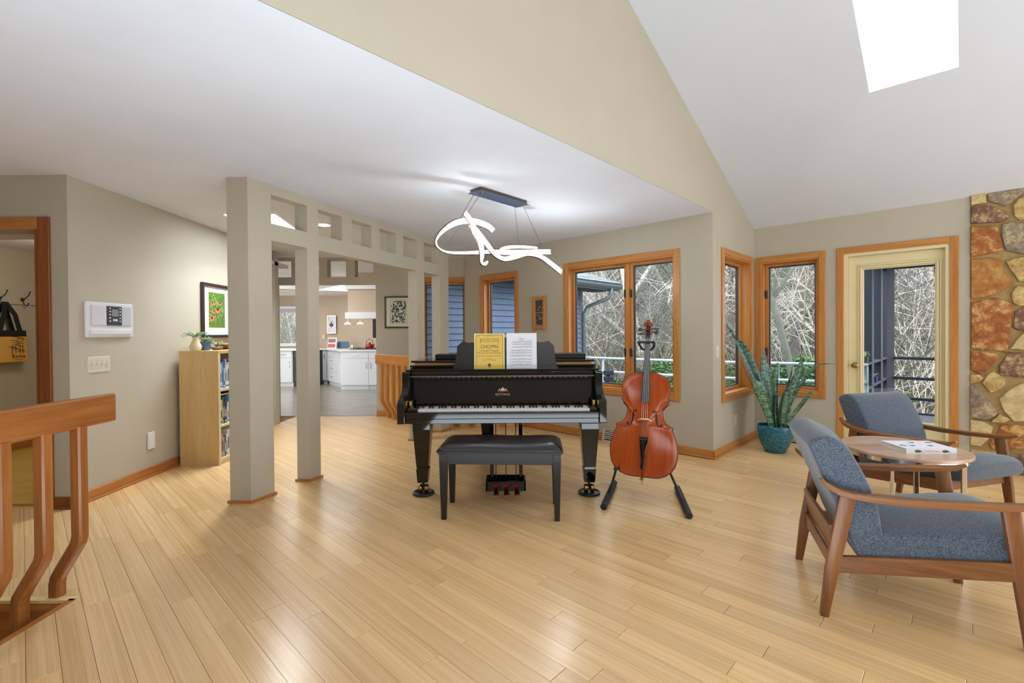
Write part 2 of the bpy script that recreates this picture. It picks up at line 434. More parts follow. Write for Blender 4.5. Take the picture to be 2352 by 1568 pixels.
def snake_leaf():
    m = mat('snake_leaf', (60, 110, 100), .3, spec=.6); nt = m.node_tree; b = nt.nodes['Principled BSDF']
    tc = N(nt, 'ShaderNodeTexCoord'); mp = N(nt, 'ShaderNodeMapping'); mp.inputs['Scale'].default_value = (12, 12, 46); nt.links.new(tc.outputs['Object'], mp.inputs[0])
    v = N(nt, 'ShaderNodeTexNoise'); v.inputs['Scale'].default_value = 1.3; v.inputs['Distortion'].default_value = 1.5; nt.links.new(mp.outputs[0], v.inputs['Vector'])
    oi = N(nt, 'ShaderNodeObjectInfo')
    r = N(nt, 'ShaderNodeValToRGB'); r.color_ramp.elements[0].color = (*s2l((22, 58, 54)), 1); r.color_ramp.elements[1].color = (*s2l((104, 148, 122)), 1)
    r.color_ramp.elements[0].position = .42; r.color_ramp.elements[1].position = .62
    nt.links.new(v.outputs['Fac'], r.inputs[0])
    h = N(nt, 'ShaderNodeHueSaturation'); mr = N(nt, 'ShaderNodeMapRange'); mr.inputs['To Min'].default_value = .44; mr.inputs['To Max'].default_value = .53
    nt.links.new(oi.outputs['Random'], mr.inputs['Value']); nt.links.new(mr.outputs[0], h.inputs['Hue']); nt.links.new(r.outputs[0], h.inputs['Color']); nt.links.new(h.outputs[0], b.inputs['Base Color'])
snake_leaf()
def fabric():
    m = mat('tweed', (84, 92, 104), .95, spec=.2, sheen=.35); nt = m.node_tree; b = nt.nodes['Principled BSDF']
    tc = N(nt, 'ShaderNodeTexCoord'); n = N(nt, 'ShaderNodeTexNoise'); n.inputs['Scale'].default_value = 260; n.inputs['Detail'].default_value = 2; nt.links.new(tc.outputs['Object'], n.inputs['Vector'])
    v = N(nt, 'ShaderNodeTexVoronoi'); v.inputs['Scale'].default_value = 170; nt.links.new(tc.outputs['Object'], v.inputs['Vector'])
    r = N(nt, 'ShaderNodeValToRGB'); e = r.color_ramp.elements; e[0].position = .36; e[0].color = (*s2l((56, 63, 74)), 1); e[1].position = .62; e[1].color = (*s2l((96, 107, 122)), 1)
    nt.links.new(n.outputs['Fac'], r.inputs[0])
    r2 = N(nt, 'ShaderNodeValToRGB'); r2.color_ramp.elements[0].position = .1; r2.color_ramp.elements[0].color = (1, 1, 1, 1); r2.color_ramp.elements[1].position = .16; r2.color_ramp.elements[1].color = (0, 0, 0, 1)
    nt.links.new(v.outputs['Distance'], r2.inputs[0])
    mx = N(nt, 'ShaderNodeMix', _data_type='RGBA'); nt.links.new(r2.outputs[0], mx.inputs['Factor']); nt.links.new(r.outputs[0], mx.inputs['A']); mx.inputs['B'].default_value = (*s2l((150, 158, 168)), 1)
    nt.links.new(mx.outputs['Result'], b.inputs['Base Color'])
    u = N(nt, 'ShaderNodeBump'); u.inputs['Strength'].default_value = .35; u.inputs['Distance'].default_value = .002; nt.links.new(n.outputs['Fac'], u.inputs['Height']); nt.links.new(u.outputs[0], b.inputs['Normal'])
fabric()
def glass():
    m = bpy.data.materials.new('window_glass'); m.use_nodes = True; MATS['window_glass'] = m; nt = m.node_tree; nt.nodes.clear()
    gm = N(nt, 'ShaderNodeNewGeometry'); t = N(nt, 'ShaderNodeBsdfTransparent'); t.inputs[0].default_value = (.96, .98, .985, 1); g = N(nt, 'ShaderNodeBsdfGlossy'); g.inputs['Roughness'].default_value = .02
    f = N(nt, 'ShaderNodeFresnel'); f.inputs[0].default_value = 1.25; x = N(nt, 'ShaderNodeMixShader'); iv = N(nt, 'ShaderNodeMath', _operation='SUBTRACT'); iv.inputs[0].default_value = 1; nt.links.new(gm.outputs['Backfacing'], iv.inputs[1]); mu = N(nt, 'ShaderNodeMath', _operation='MULTIPLY'); nt.links.new(iv.outputs[0], mu.inputs[0]); nt.links.new(f.outputs[0], mu.inputs[1]); nt.links.new(mu.outputs[0], x.inputs[0])
    nt.links.new(t.outputs[0], x.inputs[1]); nt.links.new(g.outputs[0], x.inputs[2]); o = N(nt, 'ShaderNodeOutputMaterial'); nt.links.new(x.outputs[0], o.inputs[0])
glass()
def stone_mat(name, ca, cb, cc, sc):
    m = mat(name, ca, .85); nt = m.node_tree; b = nt.nodes['Principled BSDF']
    tc = N(nt, 'ShaderNodeTexCoord'); n = N(nt, 'ShaderNodeTexNoise'); n.inputs['Scale'].default_value = sc; n.inputs['Detail'].default_value = 8; n.inputs['Roughness'].default_value = .75; n.inputs['Distortion'].default_value = .15
    nt.links.new(tc.outputs['Object'], n.inputs['Vector'])
    r = N(nt, 'ShaderNodeValToRGB'); e = r.color_ramp.elements; e[0].position = .36; e[0].color = (*s2l(cb), 1); e[1].position = .5; e[1].color = (*s2l(ca), 1)
    k = e.new(.64); k.color = (*s2l(cc), 1)
    nt.links.new(n.outputs['Fac'], r.inputs[0]); nt.links.new(r.outputs[0], b.inputs['Base Color'])
    u = N(nt, 'ShaderNodeBump'); u.inputs['Strength'].default_value = .8; u.inputs['Distance'].default_value = .012; nt.links.new(n.outputs['Fac'], u.inputs['Height']); nt.links.new(u.outputs[0], b.inputs['Normal'])
stone_mat('stone_tan', (196, 164, 104), (158, 122, 72), (222, 198, 140), 14)
stone_mat('stone_rust', (170, 104, 54), (138, 76, 40), (216, 180, 116), 11)
stone_mat('stone_orange', (178, 122, 62), (152, 96, 44), (206, 160, 94), 12)
stone_mat('stone_brown', (132, 96, 76), (96, 70, 62), (206, 178, 128), 14)
stone_mat('stone_grey', (150, 132, 112), (110, 98, 92), (206, 184, 136), 13)
stone_mat('stone_pale', (204, 180, 128), (180, 152, 104), (224, 204, 156), 9)
# ------------------------------------------------------------ room shell
H = 2.438
C1 = V((1.99, 4.655, 0)); C2 = V((2.865, 5.565, 0)); K0 = V((-3.63, 7.22, 0)); uK = V((.9998, .0216, 0)); LW = V((-3.235, 3.45, 0)); P0 = V((-1.956, 3.518, 0))
LC = (C2-C1).length
FD = Frame(C1, uD, uC); FC = Frame(C1, uC, uD); FW = Frame(C2, -uD, uC)
FK = Frame(K0, uK, (0, 1, 0)); FA = Frame(LW, uA, (-1, 0, 0)); FB = Frame(P0, uB, (-.163, .012, 0))
WT = .16   # wall thickness
# wall D (double window, slim window)
HD = [(.335, 1.844, .54, 2.125), (2.62, 3.392, .54, 2.115)]
cas = .062
inn = lambda h: (h[0]+cas, h[1]-cas, h[2]+cas, h[3]-cas)
struct(FD.wall(MB(), WT, 3.75, 0, 2.62, WT, [inn(h) for h in HD]), 'wall_bay', 'paint_beige')
# wall C with the tall fascia over the flat ceiling
HC = [(.214, 1.18, .532, 2.12)]
struct(FC.wall(MB(), -.0, LC+WT, 0, 2.44, WT, [inn(h) for h in HC], T=uD*WT), 'wall_corner', 'paint_beige')
zr = lambda b: 2.465+.436*b          # vault height, b = distance back from the door wall
mb = MB()
mb.prism([(-11, 2.44), (LC, 2.44), (LC, zr(0)+.0), (-11, zr(LC+11))], C1, uC, (0, 0, 1), uD*.12)
struct(mb, 'wall_fascia', 'paint_beige')
# door wall
HW = [(.0, .70, .53, 2.12), (.80, 1.735, 0, 2.126)]
HW = [(.022, .715, .53, 2.12), (.815, 1.752, -.03, 2.126)]
struct(FW.wall(MB(), -.2, 1.83, -.03, 2.6, WT, [inn(HW[0]), (.815+cas, 1.752-cas, -.03, 2.126-cas)]), 'wall_door', 'paint_beige')
# kitchen wall
sq = [(-.013, .27, 2.14, 2.405), (.40, .69, 2.14, 2.405), (.814, 1.10, 2.14, 2.405), (1.237, 1.52, 2.14, 2.405)]
HK = [(2.19, 3.0, .54, 2.13)]
struct(FK.wall(MB(), -1.4, 3.02+.2, 0, 2.60, .15, [(.013, 1.55, 0, 2.03)]+sq+[inn(HK[0])]), 'wall_kitchen', 'paint_beige')
# left wall, door wall to the coat room
struct(FA.wall(MB(), 0, 3.0, 0, 2.6, .14), 'wall_left', 'paint_beige')
struct(MB().box(-3.36, -3.235, 3.452, 3.60, 0, 2.6).box(-6.6, -3.36, 3.452, 3.60, 2.10, 2.6).box(-6.6, -3.36, 3.60, 3.80, 2.04, 2.6), 'wall_coat_room', 'paint_beige')
struct(MB().box(-5.62, -5.51, 3.6, 7.0, 0, 2.6), 'wall_coat_hooks', 'paint_beige')
struct(MB().box(-5.5, -3.3, 3.80, 7.0, 2.24, 2.29), 'ceiling_coat_room', 'paint_ceiling')
struct(MB().box(-5.6, -3.3, 6.6, 6.7, 0, 2.5), 'wall_coat_back', 'paint_beige')
struct(MB().box(-6.75, -6.6, -3.1, 3.6, 0, 2.6), 'wall_entry', 'paint_beige')
# partition lattice with its posts (one continuous plastered frame)
sqB = [(.206, .562, 2.135, 2.36), (.69, .98, 2.135, 2.36), (1.111, 1.396, 2.135, 2.36), (1.526, 1.807, 2.135, 2.36), (1.935, 2.2, 2.135, 2.36), (2.35, 2.712, 2.135, 2.36)]
opB = [(.206, .56, 0, 2.0), (.688, 2.2, 0, 2.0), (2.35, 2.71, 0, 2.0)]
_m = FB.wall(MB(), .2055, 2.92, 0, 2.445, 0, sqB+opB, T=(-.108, .008, 0)); FB.wall(_m, 0, .206, 0, 2.445, 0, [], T=(-.163, .012, 0)); struct(_m, 'wall_partition', 'paint_beige')
pt = root('trim_0', (0, 0, 0), kind='structure')
for s0, s1 in ((0, .206), (.56, .688), (2.2, 2.35), (2.71, 2.92)):
    e = .012; mb = MB(); T = V((-.163, .012, 0)); Tn = T.normalized(); tw = .163 if s0 == 0 else .108
    mb.prism([(s0-e, -e), (s1+e, -e), (s1+e, tw+e), (s0-e, tw+e)], P0, uB, Tn, (0, 0, .022))
    mb.build('base_shoe', 'oak_x', pt)
# flat ceiling with a skylight well
def poly_hole(outer, hole, z):
    bm = bmesh.new(); es = []
    for L in (outer, hole):
        vs = [bm.verts.new((p[0], p[1], z)) for p in L]
        es += [bm.edges.new((vs[i], vs[(i+1) % len(vs)])) for i in range(len(vs))]
    bmesh.ops.triangle_fill(bm, use_beauty=True, use_dissolve=False, edges=es)
    m = MB(); m.add([v.co.copy() for v in bm.verts], [tuple(v.index for v in f.verts) for f in (bm.verts.index_update() or bm.faces)]); bm.free(); return m
eC = C1+uC*.0; kD = C1+uD*3.7
hole = [(-2.80, 4.61), (-2.30, 4.62), (-2.44, 5.60), (-2.94, 5.60)]
outer = [tuple((C1+uC*-10.8).xy), tuple(C1.xy), tuple((C1+uD*3.9+uC*.02).xy), (-4.9, 7.36), (-6.7, 7.36), (-6.7, -3.1)]
cl = poly_hole(outer, hole, H)
struct(cl, 'ceiling_flat', 'paint_ceiling')
mb = MB()
for i in range(4):
    a, b = hole[i], hole[(i+1) % 4]; mb.add([(a[0], a[1], H), (b[0], b[1], H), (b[0], b[1], H+.55), (a[0], a[1], H+.55)], [(0, 1, 2, 3)])
sk = struct(mb, 'window_5', 'paint_white')
mb = MB().add([(p[0], p[1], H+.55) for p in hole], [(0, 1, 2, 3)]); mb.build('pane', 'window_glass', sk)
# vault
def VP(a, b, dz=0): # a: along the door wall from C2, b: back towards the camera
    p = C2-uD*a-uC*b; return V((p.x, p.y, zr(b)+dz))
hv = [VP(1.26, 1.44), VP(1.76, 1.44), VP(1.76, 2.55), VP(1.26, 2.55)]
def slope_hole(outer, hole):
    m = poly_hole([(p[0], p[1]) for p in outer], [(p[0], p[1]) for p in hole], 0)
    for i, v in enumerate(m.v):
        b = -(v-C2).dot(uC); m.v[i] = V((v.x, v.y, zr(b)))
    return m
struct(slope_hole([VP(-.16, -.16), VP(6.5, -.16), VP(6.5, 9.5), VP(-.16, 9.5)], hv), 'ceiling_vault', 'paint_vault')
mb = MB()
for i in range(4):
    a, b = hv[i], hv[(i+1) % 4]; t = V((0, 0, .62)); mb.add([a, b, b+t, a+t], [(0, 1, 2, 3)])
sk = struct(mb, 'window_6', 'paint_white')
top = [p+V((0, 0, .62)) for p in hv]; cen = sum(top, V())/4
mb = MB()
for i in range(4):
    a, b = top[i], top[(i+1) % 4]; ai, bi = a.lerp(cen, .09), b.lerp(cen, .09); mb.add([a, b, bi, ai, a+V((0, 0, .04)), b+V((0, 0, .04)), bi+V((0, 0, .04)), ai+V((0, 0, .04))], [(0, 1, 2, 3), (3, 2, 6, 7)])
mb.build('frame', 'paint_white', sk)
MB().add([p.lerp(cen, .09)+V((0, 0, .03)) for p in top], [(0, 1, 2, 3)]).build('pane', 'window_glass', sk)
# stone wall
FS = Frame(C2-uD*1.825, -uD, uC)
sw = root('wall_stone', tuple(FS.o), kind='structure')
mb = MB(); FS.box(mb, 0, 1.7, .0, .3, 0, 2.6); mb.build('mortar', 'mortar', sw)
STN = [[(0.006, 2.485), (0.101, 2.49), (0.106, 2.389), (0.006, 2.386)], [(0.109, 2.49), (0.339, 2.50), (0.339, 2.435), (0.265, 2.375), (0.224, 2.337), (0.116, 2.404)], [(0.36, 2.42), (0.294, 2.386), (0.266, 2.332), (0.271, 2.247), (0.305, 2.199), (0.38, 2.18), (.46, 2.25), (.44, 2.38)], [(0.004, 2.374), (0.116, 2.37), (0.224, 2.29), (0.25, 2.234), (0.194, 2.201), (0.004, 2.224)], [(0.004, 2.198), (0.177, 2.17), (0.21, 1.951), (0.092, 1.931), (0.004, 1.921)], [(0.2, 2.183), (0.247, 2.195), (0.385, 2.165), (.47, 2.05), (0.44, 1.92), (0.317, 1.904), (0.224, 1.949), (0.195, 2.073)], [(0.004, 1.898), (0.116, 1.902), (0.195, 1.885), (0.207, 1.772), (0.274, 1.664), (0.195, 1.594), (0.105, 1.547), (0.005, 1.539)], [(0.225, 1.856), (0.271, 1.879), (0.40, 1.89), (.48, 1.80), (0.44, 1.66), (0.306, 1.67), (0.248, 1.794)], [(0.008, 1.514), (0.093, 1.531), (0.166, 1.544), (0.266, 1.496), (0.255, 1.25), (0.244, 1.097), (0.22, 1.062), (0.006, 1.093)], [(0.263, 1.589), (0.295, 1.637), (0.41, 1.637), (0.46, 1.55), (.42, 1.47), (0.307, 1.46), (0.272, 1.487), (0.258, 1.539)], [(0.278, 1.419), (0.36, 1.458), (0.50, 1.42), (.47, 1.28), (0.296, 1.253), (0.27, 1.275)], [(0.35, 1.258), (0.307, 1.199), (0.252, 1.089), (0.40, 1.078), (.46, 1.16), (.44, 1.25)], [(0.006, 1.072), (0.081, 1.073), (0.193, 1.036), (0.13, 0.921), (0.069, 0.857), (0.006, 0.898)], [(0.004, 0.853), (0.056, 0.857), (0.086, 0.832), (0.069, 0.796), (0.004, 0.774)], [(0.081, 0.779), (0.118, 0.869), (0.149, 0.891), (0.227, 0.832), (0.224, 0.772), (0.167, 0.712), (0.131, 0.699)], [(0.176, 0.932), (0.238, 1.063), (0.41, 1.06), (0.45, .90), (.36, .85), (0.285, 0.844), (0.191, 0.864)], [(0.004, 0.756), (0.038, 0.755), (0.119, 0.642), (0.185, 0.519), (0.119, 0.451), (0.004, 0.458)], [(0.182, 0.648), (0.262, 0.757), (0.348, 0.811), (.44, .80), (.51, .66), (0.42, 0.479), (0.274, 0.456), (0.209, 0.548)], [(0.131, 0.435), (0.186, 0.514), (0.26, 0.477), (0.215, 0.442)], [(0.004, 0.445), (0.094, 0.439), (0.146, 0.393), (0.141, 0.314), (0.07, 0.207), (0.004, 0.214)], [(0.168, 0.336), (0.198, 0.422), (0.38, 0.44), (.47, .36), (0.43, 0.25), (0.144, 0.193), (0.119, 0.233)], [(0.007, 0.17), (0.18, 0.173), (0.216, 0.085), (0.166, 0.005), (0.007, 0.005)], [(0.228, 0.156), (0.37, 0.2), (0.45, 0.12), (.43, .01), (0.252, 0.005), (0.215, 0.02)],
 [(.36, 2.60), (.12, 2.60), (.10, 2.515), (.35, 2.525)]]
smat = ['stone_pale', 'stone_grey', 'stone_tan', 'stone_brown', 'stone_rust', 'stone_grey', 'stone_orange', 'stone_tan', 'stone_rust', 'stone_tan', 'stone_brown', 'stone_pale', 'stone_rust', 'stone_tan', 'stone_tan', 'stone_brown', 'stone_grey', 'stone_pale', 'stone_tan', 'stone_pale', 'stone_rust', 'stone_tan', 'stone_brown', 'stone_pale']
r2 = random.Random(3)
y = .02
while y < 3.1:   # further stones beyond the right edge of the view
    x = .50+r2.random()*.06; h = .2+r2.random()*.16
    while x < 1.55:
        w = .2+r2.random()*.25; x2 = min(x+w, 1.66)
        STN.append([(x+.02, y+.03), (x+w*.4, y+.01), (x2-.03, y+.02), (x2-.01, y+h*.5), (x2-.03, y+h-.03), (x+w*.5, y+h-.01), (x+.03, y+h-.04), (x, y+h*.5)]); smat.append(r2.choice(['stone_pale', 'stone_rust', 'stone_grey', 'stone_tan', 'stone_brown', 'stone_orange'])); x = x2+.015
    y += h+.015
def stone(poly, m, k):
    rr = random.Random(k); n = len(poly); cx = sum(p[0] for p in poly)/n; cz = sum(p[1] for p in poly)/n
    P = []
    for i in range(n):
        a, b = poly[i], poly[(i+1) % n]
        d = math.hypot(b[0]-a[0], b[1]-a[1]); q = max(1, int(d/.035))
        for j in range(q):
            t = j/q; x = a[0]+(b[0]-a[0])*t; z = a[1]+(b[1]-a[1])*t
            if x > .02: x += (rr.random()-.5)*.007
            z += (rr.random()-.5)*.007; P.append((x, z))
    n = len(P); pr = .022+rr.random()*.012; vs = []
    for k2, (f_, d) in enumerate(((1.0, .0), (.985, -pr*.55), (.95, -pr*.9), (.6, -pr*1.05))):
        for x, z in P: vs.append(FS.P(cx+(x-cx)*f_, d+(rr.random()-.5)*(.003 if k2 else 0), max(.003, cz+(z-cz)*f_)))
    vs.append(FS.P(cx, -pr*1.1, cz))
    fs = [(k2*n+i, k2*n+(i+1) % n, (k2+1)*n+(i+1) % n, (k2+1)*n+i) for k2 in range(3) for i in range(n)]+[(3*n+i, 3*n+(i+1) % n, 4*n) for i in range(n)]
    m_ = MB().add(vs, [f[::-1] for f in fs]); m_.build('stone', m, sw, smooth=True)
for k, (p, m) in enumerate(zip(STN, smat)): stone(p, m, k)

# ------------------------------------------------------------ floor of bamboo planks
fl = root('floor', (0, 0, -.02), kind='structure')
mb = MB().prism([(-2.1, -3), (7.5, -3), (7.5, 2), tuple((C2-uD*5+uC*.1).xy), tuple((C2+uC*.1).xy), (kD.x+.6, 6.9), (kD.x, 7.3), (-3.75, 7.3), (-3.4, 2.27), (-2.1, 2.27)], (0, 0, -.09), (1, 0, 0), (0, 1, 0), (0, 0, .075))
mb.build('subfloor', 'subfloor', fl)
mb = MB().prism([(-3.4, 2.27), (-3.4, 3.52), (-6.6, 3.52), (-6.6, 2.27)], (0, 0, -.09), (1, 0, 0), (0, 1, 0), (0, 0, .075)); mb.build('subfloor', 'subfloor', fl)
def clip(poly, nx, ny, c):   # keep nx*x+ny*y <= c
    out = []
    for i in range(len(poly)):
        a, b = poly[i], poly[(i+1) % len(poly)]; da, db = nx*a[0]+ny*a[1]-c, nx*b[0]+ny*b[1]-c
        if da <= 0: out.append(a)
        if da*db < 0: t = da/(da-db); out.append((a[0]+(b[0]-a[0])*t, a[1]+(b[1]-a[1])*t))
    return out
vD = C1.dot(uC)+.05; vW = C2.dot(uC)+.05; uS = C1.dot(uD)+.02      # rows: v across (uC), u along (uD)
PW = .094; rr = random.Random(11); planks = []
v = -3.2
while v < vW:
    u = -9+rr.random()*.92
    while u < 7.6:
        L = .92
        u0, u1, v0, v1 = u+.0007, u+L-.0007, v+.0006, v+PW-.0006
        u += L
        if v1 > vW: continue
        if v1 > vD:
            if u0 > uS: continue
            u1 = min(u1, uS)
        q = [uD*a+uC*b for a, b in ((u0, v0), (u1, v0), (u1, v1), (u0, v1))]; q = [(p.x, p.y) for p in q]
        q = clip(q, 0, 1, 7.27); q = clip(q, 0, -1, 1.6); q = clip(q, 1, 0, 6.6); q = clip(q, -1, 0, 6.55)
        if len(q) < 3: continue
        parts = []
        b = clip(q, -1, 0, 2.10)                   # right of the stairwell edge
        a = clip(q, 1, 0, -2.10)
        a = clip(a, 0, -1, -2.27) if len(a) > 2 else []
        a1 = clip(a, -1, 0, 3.33) if len(a) > 2 else []
        a2 = clip(clip(a, 1, 0, -3.33), 0, 1, 3.50) if len(a) > 2 else []
        for z in (a1, a2, b):
            if len(z) > 2:
                A_ = abs(sum(z[i][0]*z[(i+1) % len(z)][1]-z[(i+1) % len(z)][0]*z[i][1] for i in range(len(z))))/2
                if A_ > 1e-4: parts.append(z)
        if not parts: continue
        cx = sum(p[0] for z in parts for p in z)/sum(len(z) for z in parts); cy = sum(p[1] for z in parts for p in z)/sum(len(z) for z in parts)
        planks.append((cx, cy, parts))
    v += PW
def vis(x, y): return y > .9 and abs(x) < 1.12*y+.35
planks.sort(key=lambda p: (0 if vis(p[0], p[1]) else 1, math.hypot(p[0], p[1])))
def plank_add(mb, z):
    n = len(z); ar = sum(z[i][0]*z[(i+1) % n][1]-z[(i+1) % n][0]*z[i][1] for i in range(n))
    if ar < 0: z = z[::-1]
    cx = sum(p[0] for p in z)/n; cy = sum(p[1] for p in z)/n; e = .0012
    T = []
    for x, y in z:
        d = V((cx-x, cy-y)).normalized()*e*1.3; T.append((x+d.x, y+d.y, 0))
    mb.add([(x, y, -.014) for x, y in z]+[(x, y, -.0012) for x, y in z]+T,
           [tuple(range(2*n, 3*n))]+[(i, (i+1) % n, n+(i+1) % n, n+i) for i in range(n)]+[(n+i, n+(i+1) % n, 2*n+(i+1) % n, 2*n+i) for i in range(n)])
rest = MB(); rp = random.Random(5)
for k, (cx, cy, parts) in enumerate(planks):
    if k < 290:
        m_ = MB()
        for z in parts: plank_add(m_, z)
        m_.build('plank', 'bamboo', fl)
    else:
        for z in parts: plank_add(rest, z)
wood('bamboo_far', (236, 200, 148), (214, 172, 116), yawD, 'x', .27, 210, .012, per=0, ringy=.05, spec=.85, lo=.36, hi=.64)
o = rest.build('far_planks', 'bamboo_far', fl, kind='stuff')
# nosing and stairwell at the left
struct(MB().box(-3.4, -2.10, 2.235, 2.27, -.012, .003), 'trim_1', 'bamboo_panel')
struct(MB().box(-3.4, -2.10, 2.24, 2.262, -1.45, -.012).box(-3.4, -2.10, 2.225, 2.24, -.045, -.02), 'trim_2', 'oak_x')
struct(MB().box(-2.125, -2.095, -1.5, 2.25, -.012, .003).box(-2.12, -2.09, -1.5, 2.25, -1.45, -.012), 'trim_3', 'oak_y')
st = root('stairs_0', (-2.8, 1.2, -1), kind='structure')
for i in range(5): MB().box(-3.4, -2.13, 1.93-.27*i, 2.22-.27*i, -.19*(i+1)-.03, -.19*(i+1)).build('tread', 'oak_x', st)
for i in range(5): MB().box(-3.4, -2.13, 1.93-.27*i, 1.945-.27*i, -.19*(i+2), -.19*(i+1)-.03).build('riser', 'oak_x', st)
struct(MB().box(-3.45, -3.40, -1.5, 2.25, -1.4, -.02), 'wall_stairwell', 'paint_beige')
struct(MB().box(-6.6, -3.45, -3.1, 2.27, -.09, 0), 'floor_entry', 'bamboo_far')
struct(MB().box(-3.46, -2.08, -3.1, 2.27, -1.50, -1.45), 'floor_stairwell', 'subfloor')
# coat room and kitchen floors
struct(MB().box(-5.6, -3.3, 3.51, 6.6, -.03, .006), 'floor_coat_room', 'yellow_floor')
# walls behind the camera
FR = Frame((-6.6, -3.1, 0), (1, 0, 0), (0, -1, 0))
struct(FR.wall(MB(), 0, 14.2, -1.5, 6.2, .15, [(11.8, 13.6, .9, 2.2)]), 'wall_rear', 'paint_beige')
FX = Frame((7.5, -3.1, 0), (0, 1, 0), (1, 0, 0))
struct(FX.wall(MB(), 0, 6.0, -.1, 6.2, .15, [(1.2, 3.2, .6, 2.2)]), 'wall_right', 'paint_beige')
# baseboards
def base(name, F, s0, s1, wm, d=0, mit0=0, mit1=0):
    r = root(name, tuple(F.P(s0, 0, 0)), kind='structure')
    m_ = MB(); F.box(m_, s0-mit0, s1+mit1, -.014, .0, 0, .085); m_.build('board', wm, r, bevel=.004)
    m_ = MB(); F.box(m_, s0-mit0*1.6, s1+mit1*1.6, -.028, -.0135, 0, .018); m_.build('shoe', wm, r, bevel=.004)
base('baseboard_bay', FD, 0, .97, 'oak_D', mit0=.014); base('baseboard_bay_far', FD, 1.26, 3.7, 'oak_D')
base('baseboard_corner', FC, 0, LC, 'oak_C', mit0=.014)
base('baseboard_door', FW, .5, .815, 'oak_D'); base('baseboard_door_right', FW, 1.752, 1.82, 'oak_D')
base('baseboard_left', FA, 0, 3.0, 'oak_y', mit0=.014)
base('baseboard_kitchen', FK, 1.55, 3.1, 'oak_x'); base('baseboard_kitchen_left', FK, -.4, .013, 'oak_x')
base('baseboard_coat', Frame((-3.235, 3.45, 0), (-1, 0, 0), (0, 1, 0)), 0, .12, 'oak_dark_z', mit0=.014)
base('baseboard_hooks', Frame((-5.51, 3.6, 0), (0, 1, 0), (-1, 0, 0)), 0, 3, 'oak_y')

# ------------------------------------------------------------ windows
def window(name, F, h, wm, panes=1, reveal=.10, mull=None, hinge=True, bottom=None):
    s0, s1, z0, z1 = h; r = root(name, tuple(F.P((s0+s1)/2, 0, z0)), kind='structure')
    c = cas; t = .018
    for (a, b, cc, d, m_) in ((s0, s0+c, z0, z1, 'oak_z'), (s1-c, s1, z0, z1, 'oak_z'), (s0+c, s1-c, z1-c, z1, wm), (s0+c, s1-c, z0, z0+c, wm)):
        q = MB(); F.box(q, a, b, -t, 0, cc, d); q.build('casing', m_, r, bevel=.003)
    i0, i1, j0, j1 = s0+c, s1-c, z0+c, z1-c; q = MB(); k = .016
    F.box(q, i0, i0+k, -.004, WT, j0, j1); F.box(q, i1-k, i1, -.004, WT, j0, j1); q.build('jamb', 'oak_z', r)
    q = MB(); F.box(q, i0+k, i1-k, -.004, WT, j1-k, j1); F.box(q, i0+k, i1-k, -.004, WT, j0, j0+k); q.build('sill', wm, r)
    i0 += k; i1 -= k; j0 += k; j1 -= k
    cuts = [i0, i1] if panes == 1 else [i0, mull, i1]
    if panes == 2:
        q = MB(); F.box(q, mull-.022, mull+.022, reveal-.06, WT, j0, j1); q.build('mullion', 'oak_z', r, bevel=.003)
    for n_ in range(panes):
        a, b = cuts[n_], cuts[n_+1]
        if panes == 2:
            if n_ == 0: b -= .022
            else: a += .022
        w = .032; d0, d1 = reveal-.035, reveal
        sash = MB(); F.box(sash, a, a+w, d0, d1, j0, j1); F.box(sash, b-w, b, d0, d1, j0, j1); F.box(sash, a+w, b-w, d0, d1, j0, j0+w); F.box(sash, a+w, b-w, d0, d1, j1-w, j1)
        so = sash.build('sash', 'oak_z', r, bevel=.002)
        sp = MB(); e = .013; a2, b2, c2, e2 = a+w, b-w, j0+w, j1-w
        F.box(sp, a2, a2+e, d1-.012, d1+.012, c2, e2); F.box(sp, b2-e, b2, d1-.012, d1+.012, c2, e2); F.box(sp, a2+e, b2-e, d1-.012, d1+.012, c2, c2+e); F.box(sp, a2+e, b2-e, d1-.012, d1+.012, e2-e, e2)
        sp.build('glazing_bead', 'spline_dark', so)
        g = MB(); F.box(g, a2+.004, b2-.004, d1-.003, d1+.001, c2+.004, e2-.004); g.build('pane', 'window_glass', so)
        if hinge:
            for zz in (.62, 1.55):
                q = MB(); s_ = a+.004 if not (panes == 2 and n_ == 0) else b-.028
                F.box(q, s_, s_+.024, d0-.016, d0, z0+zz*.72, z0+zz*.72+.085); F.box(q, s_+.008, s_+.016, d0-.032, d0-.016, z0+zz*.72+.02, z0+zz*.72+.095); q.build('latch', 'hardware_dark', so, bevel=.002)
    return r
window('window_1', FD, HD[0], 'oak_D', 2, .11, mull=.335+.64)
window('window_2', FD, HD[1], 'oak_D', 1, .11, hinge=False)
window('window_3', FC, HC[0], 'oak_C', 1, .13, hinge=False)
window('window_4', FW, HW[0], 'oak_D', 1, .11)
window('window_7', FK, HK[0], 'oak_x', 1, .10, hinge=False)
# exterior glass door
dr = root('door_1', tuple(FW.P(1.28, 0, 0)), kind='structure')
s0, s1, z1 = HW[1][0], HW[1][1], 2.126
for (a, b, c, d, m_) in ((s0, s0+cas, 0, z1, 'oak_z'), (s1-cas, s1, 0, z1, 'oak_z'), (s0+cas, s1-cas, z1-cas, z1, 'oak_D')):
    q = MB(); FW.box(q, a, b, -.018, 0, c, d); q.build('casing', m_, dr, bevel=.003)
q = MB(); a0, a1, zt = s0+cas, s1-cas, z1-cas
FW.box(q, a0, a0+.03, -.004, WT, 0, zt); FW.box(q, a1-.03, a1, -.004, WT, 0, zt); FW.box(q, a0+.03, a1-.03, -.004, WT, zt-.03, zt); q.build('jamb', 'paint_cream', dr)
q = MB(); FW.box(q, a0, a1, -.01, WT+.03, -.02, .012); q.build('threshold', 'brass', dr)
a0 += .032; a1 -= .032; zt -= .032; g = (1.035, 1.585, .36, 1.89)
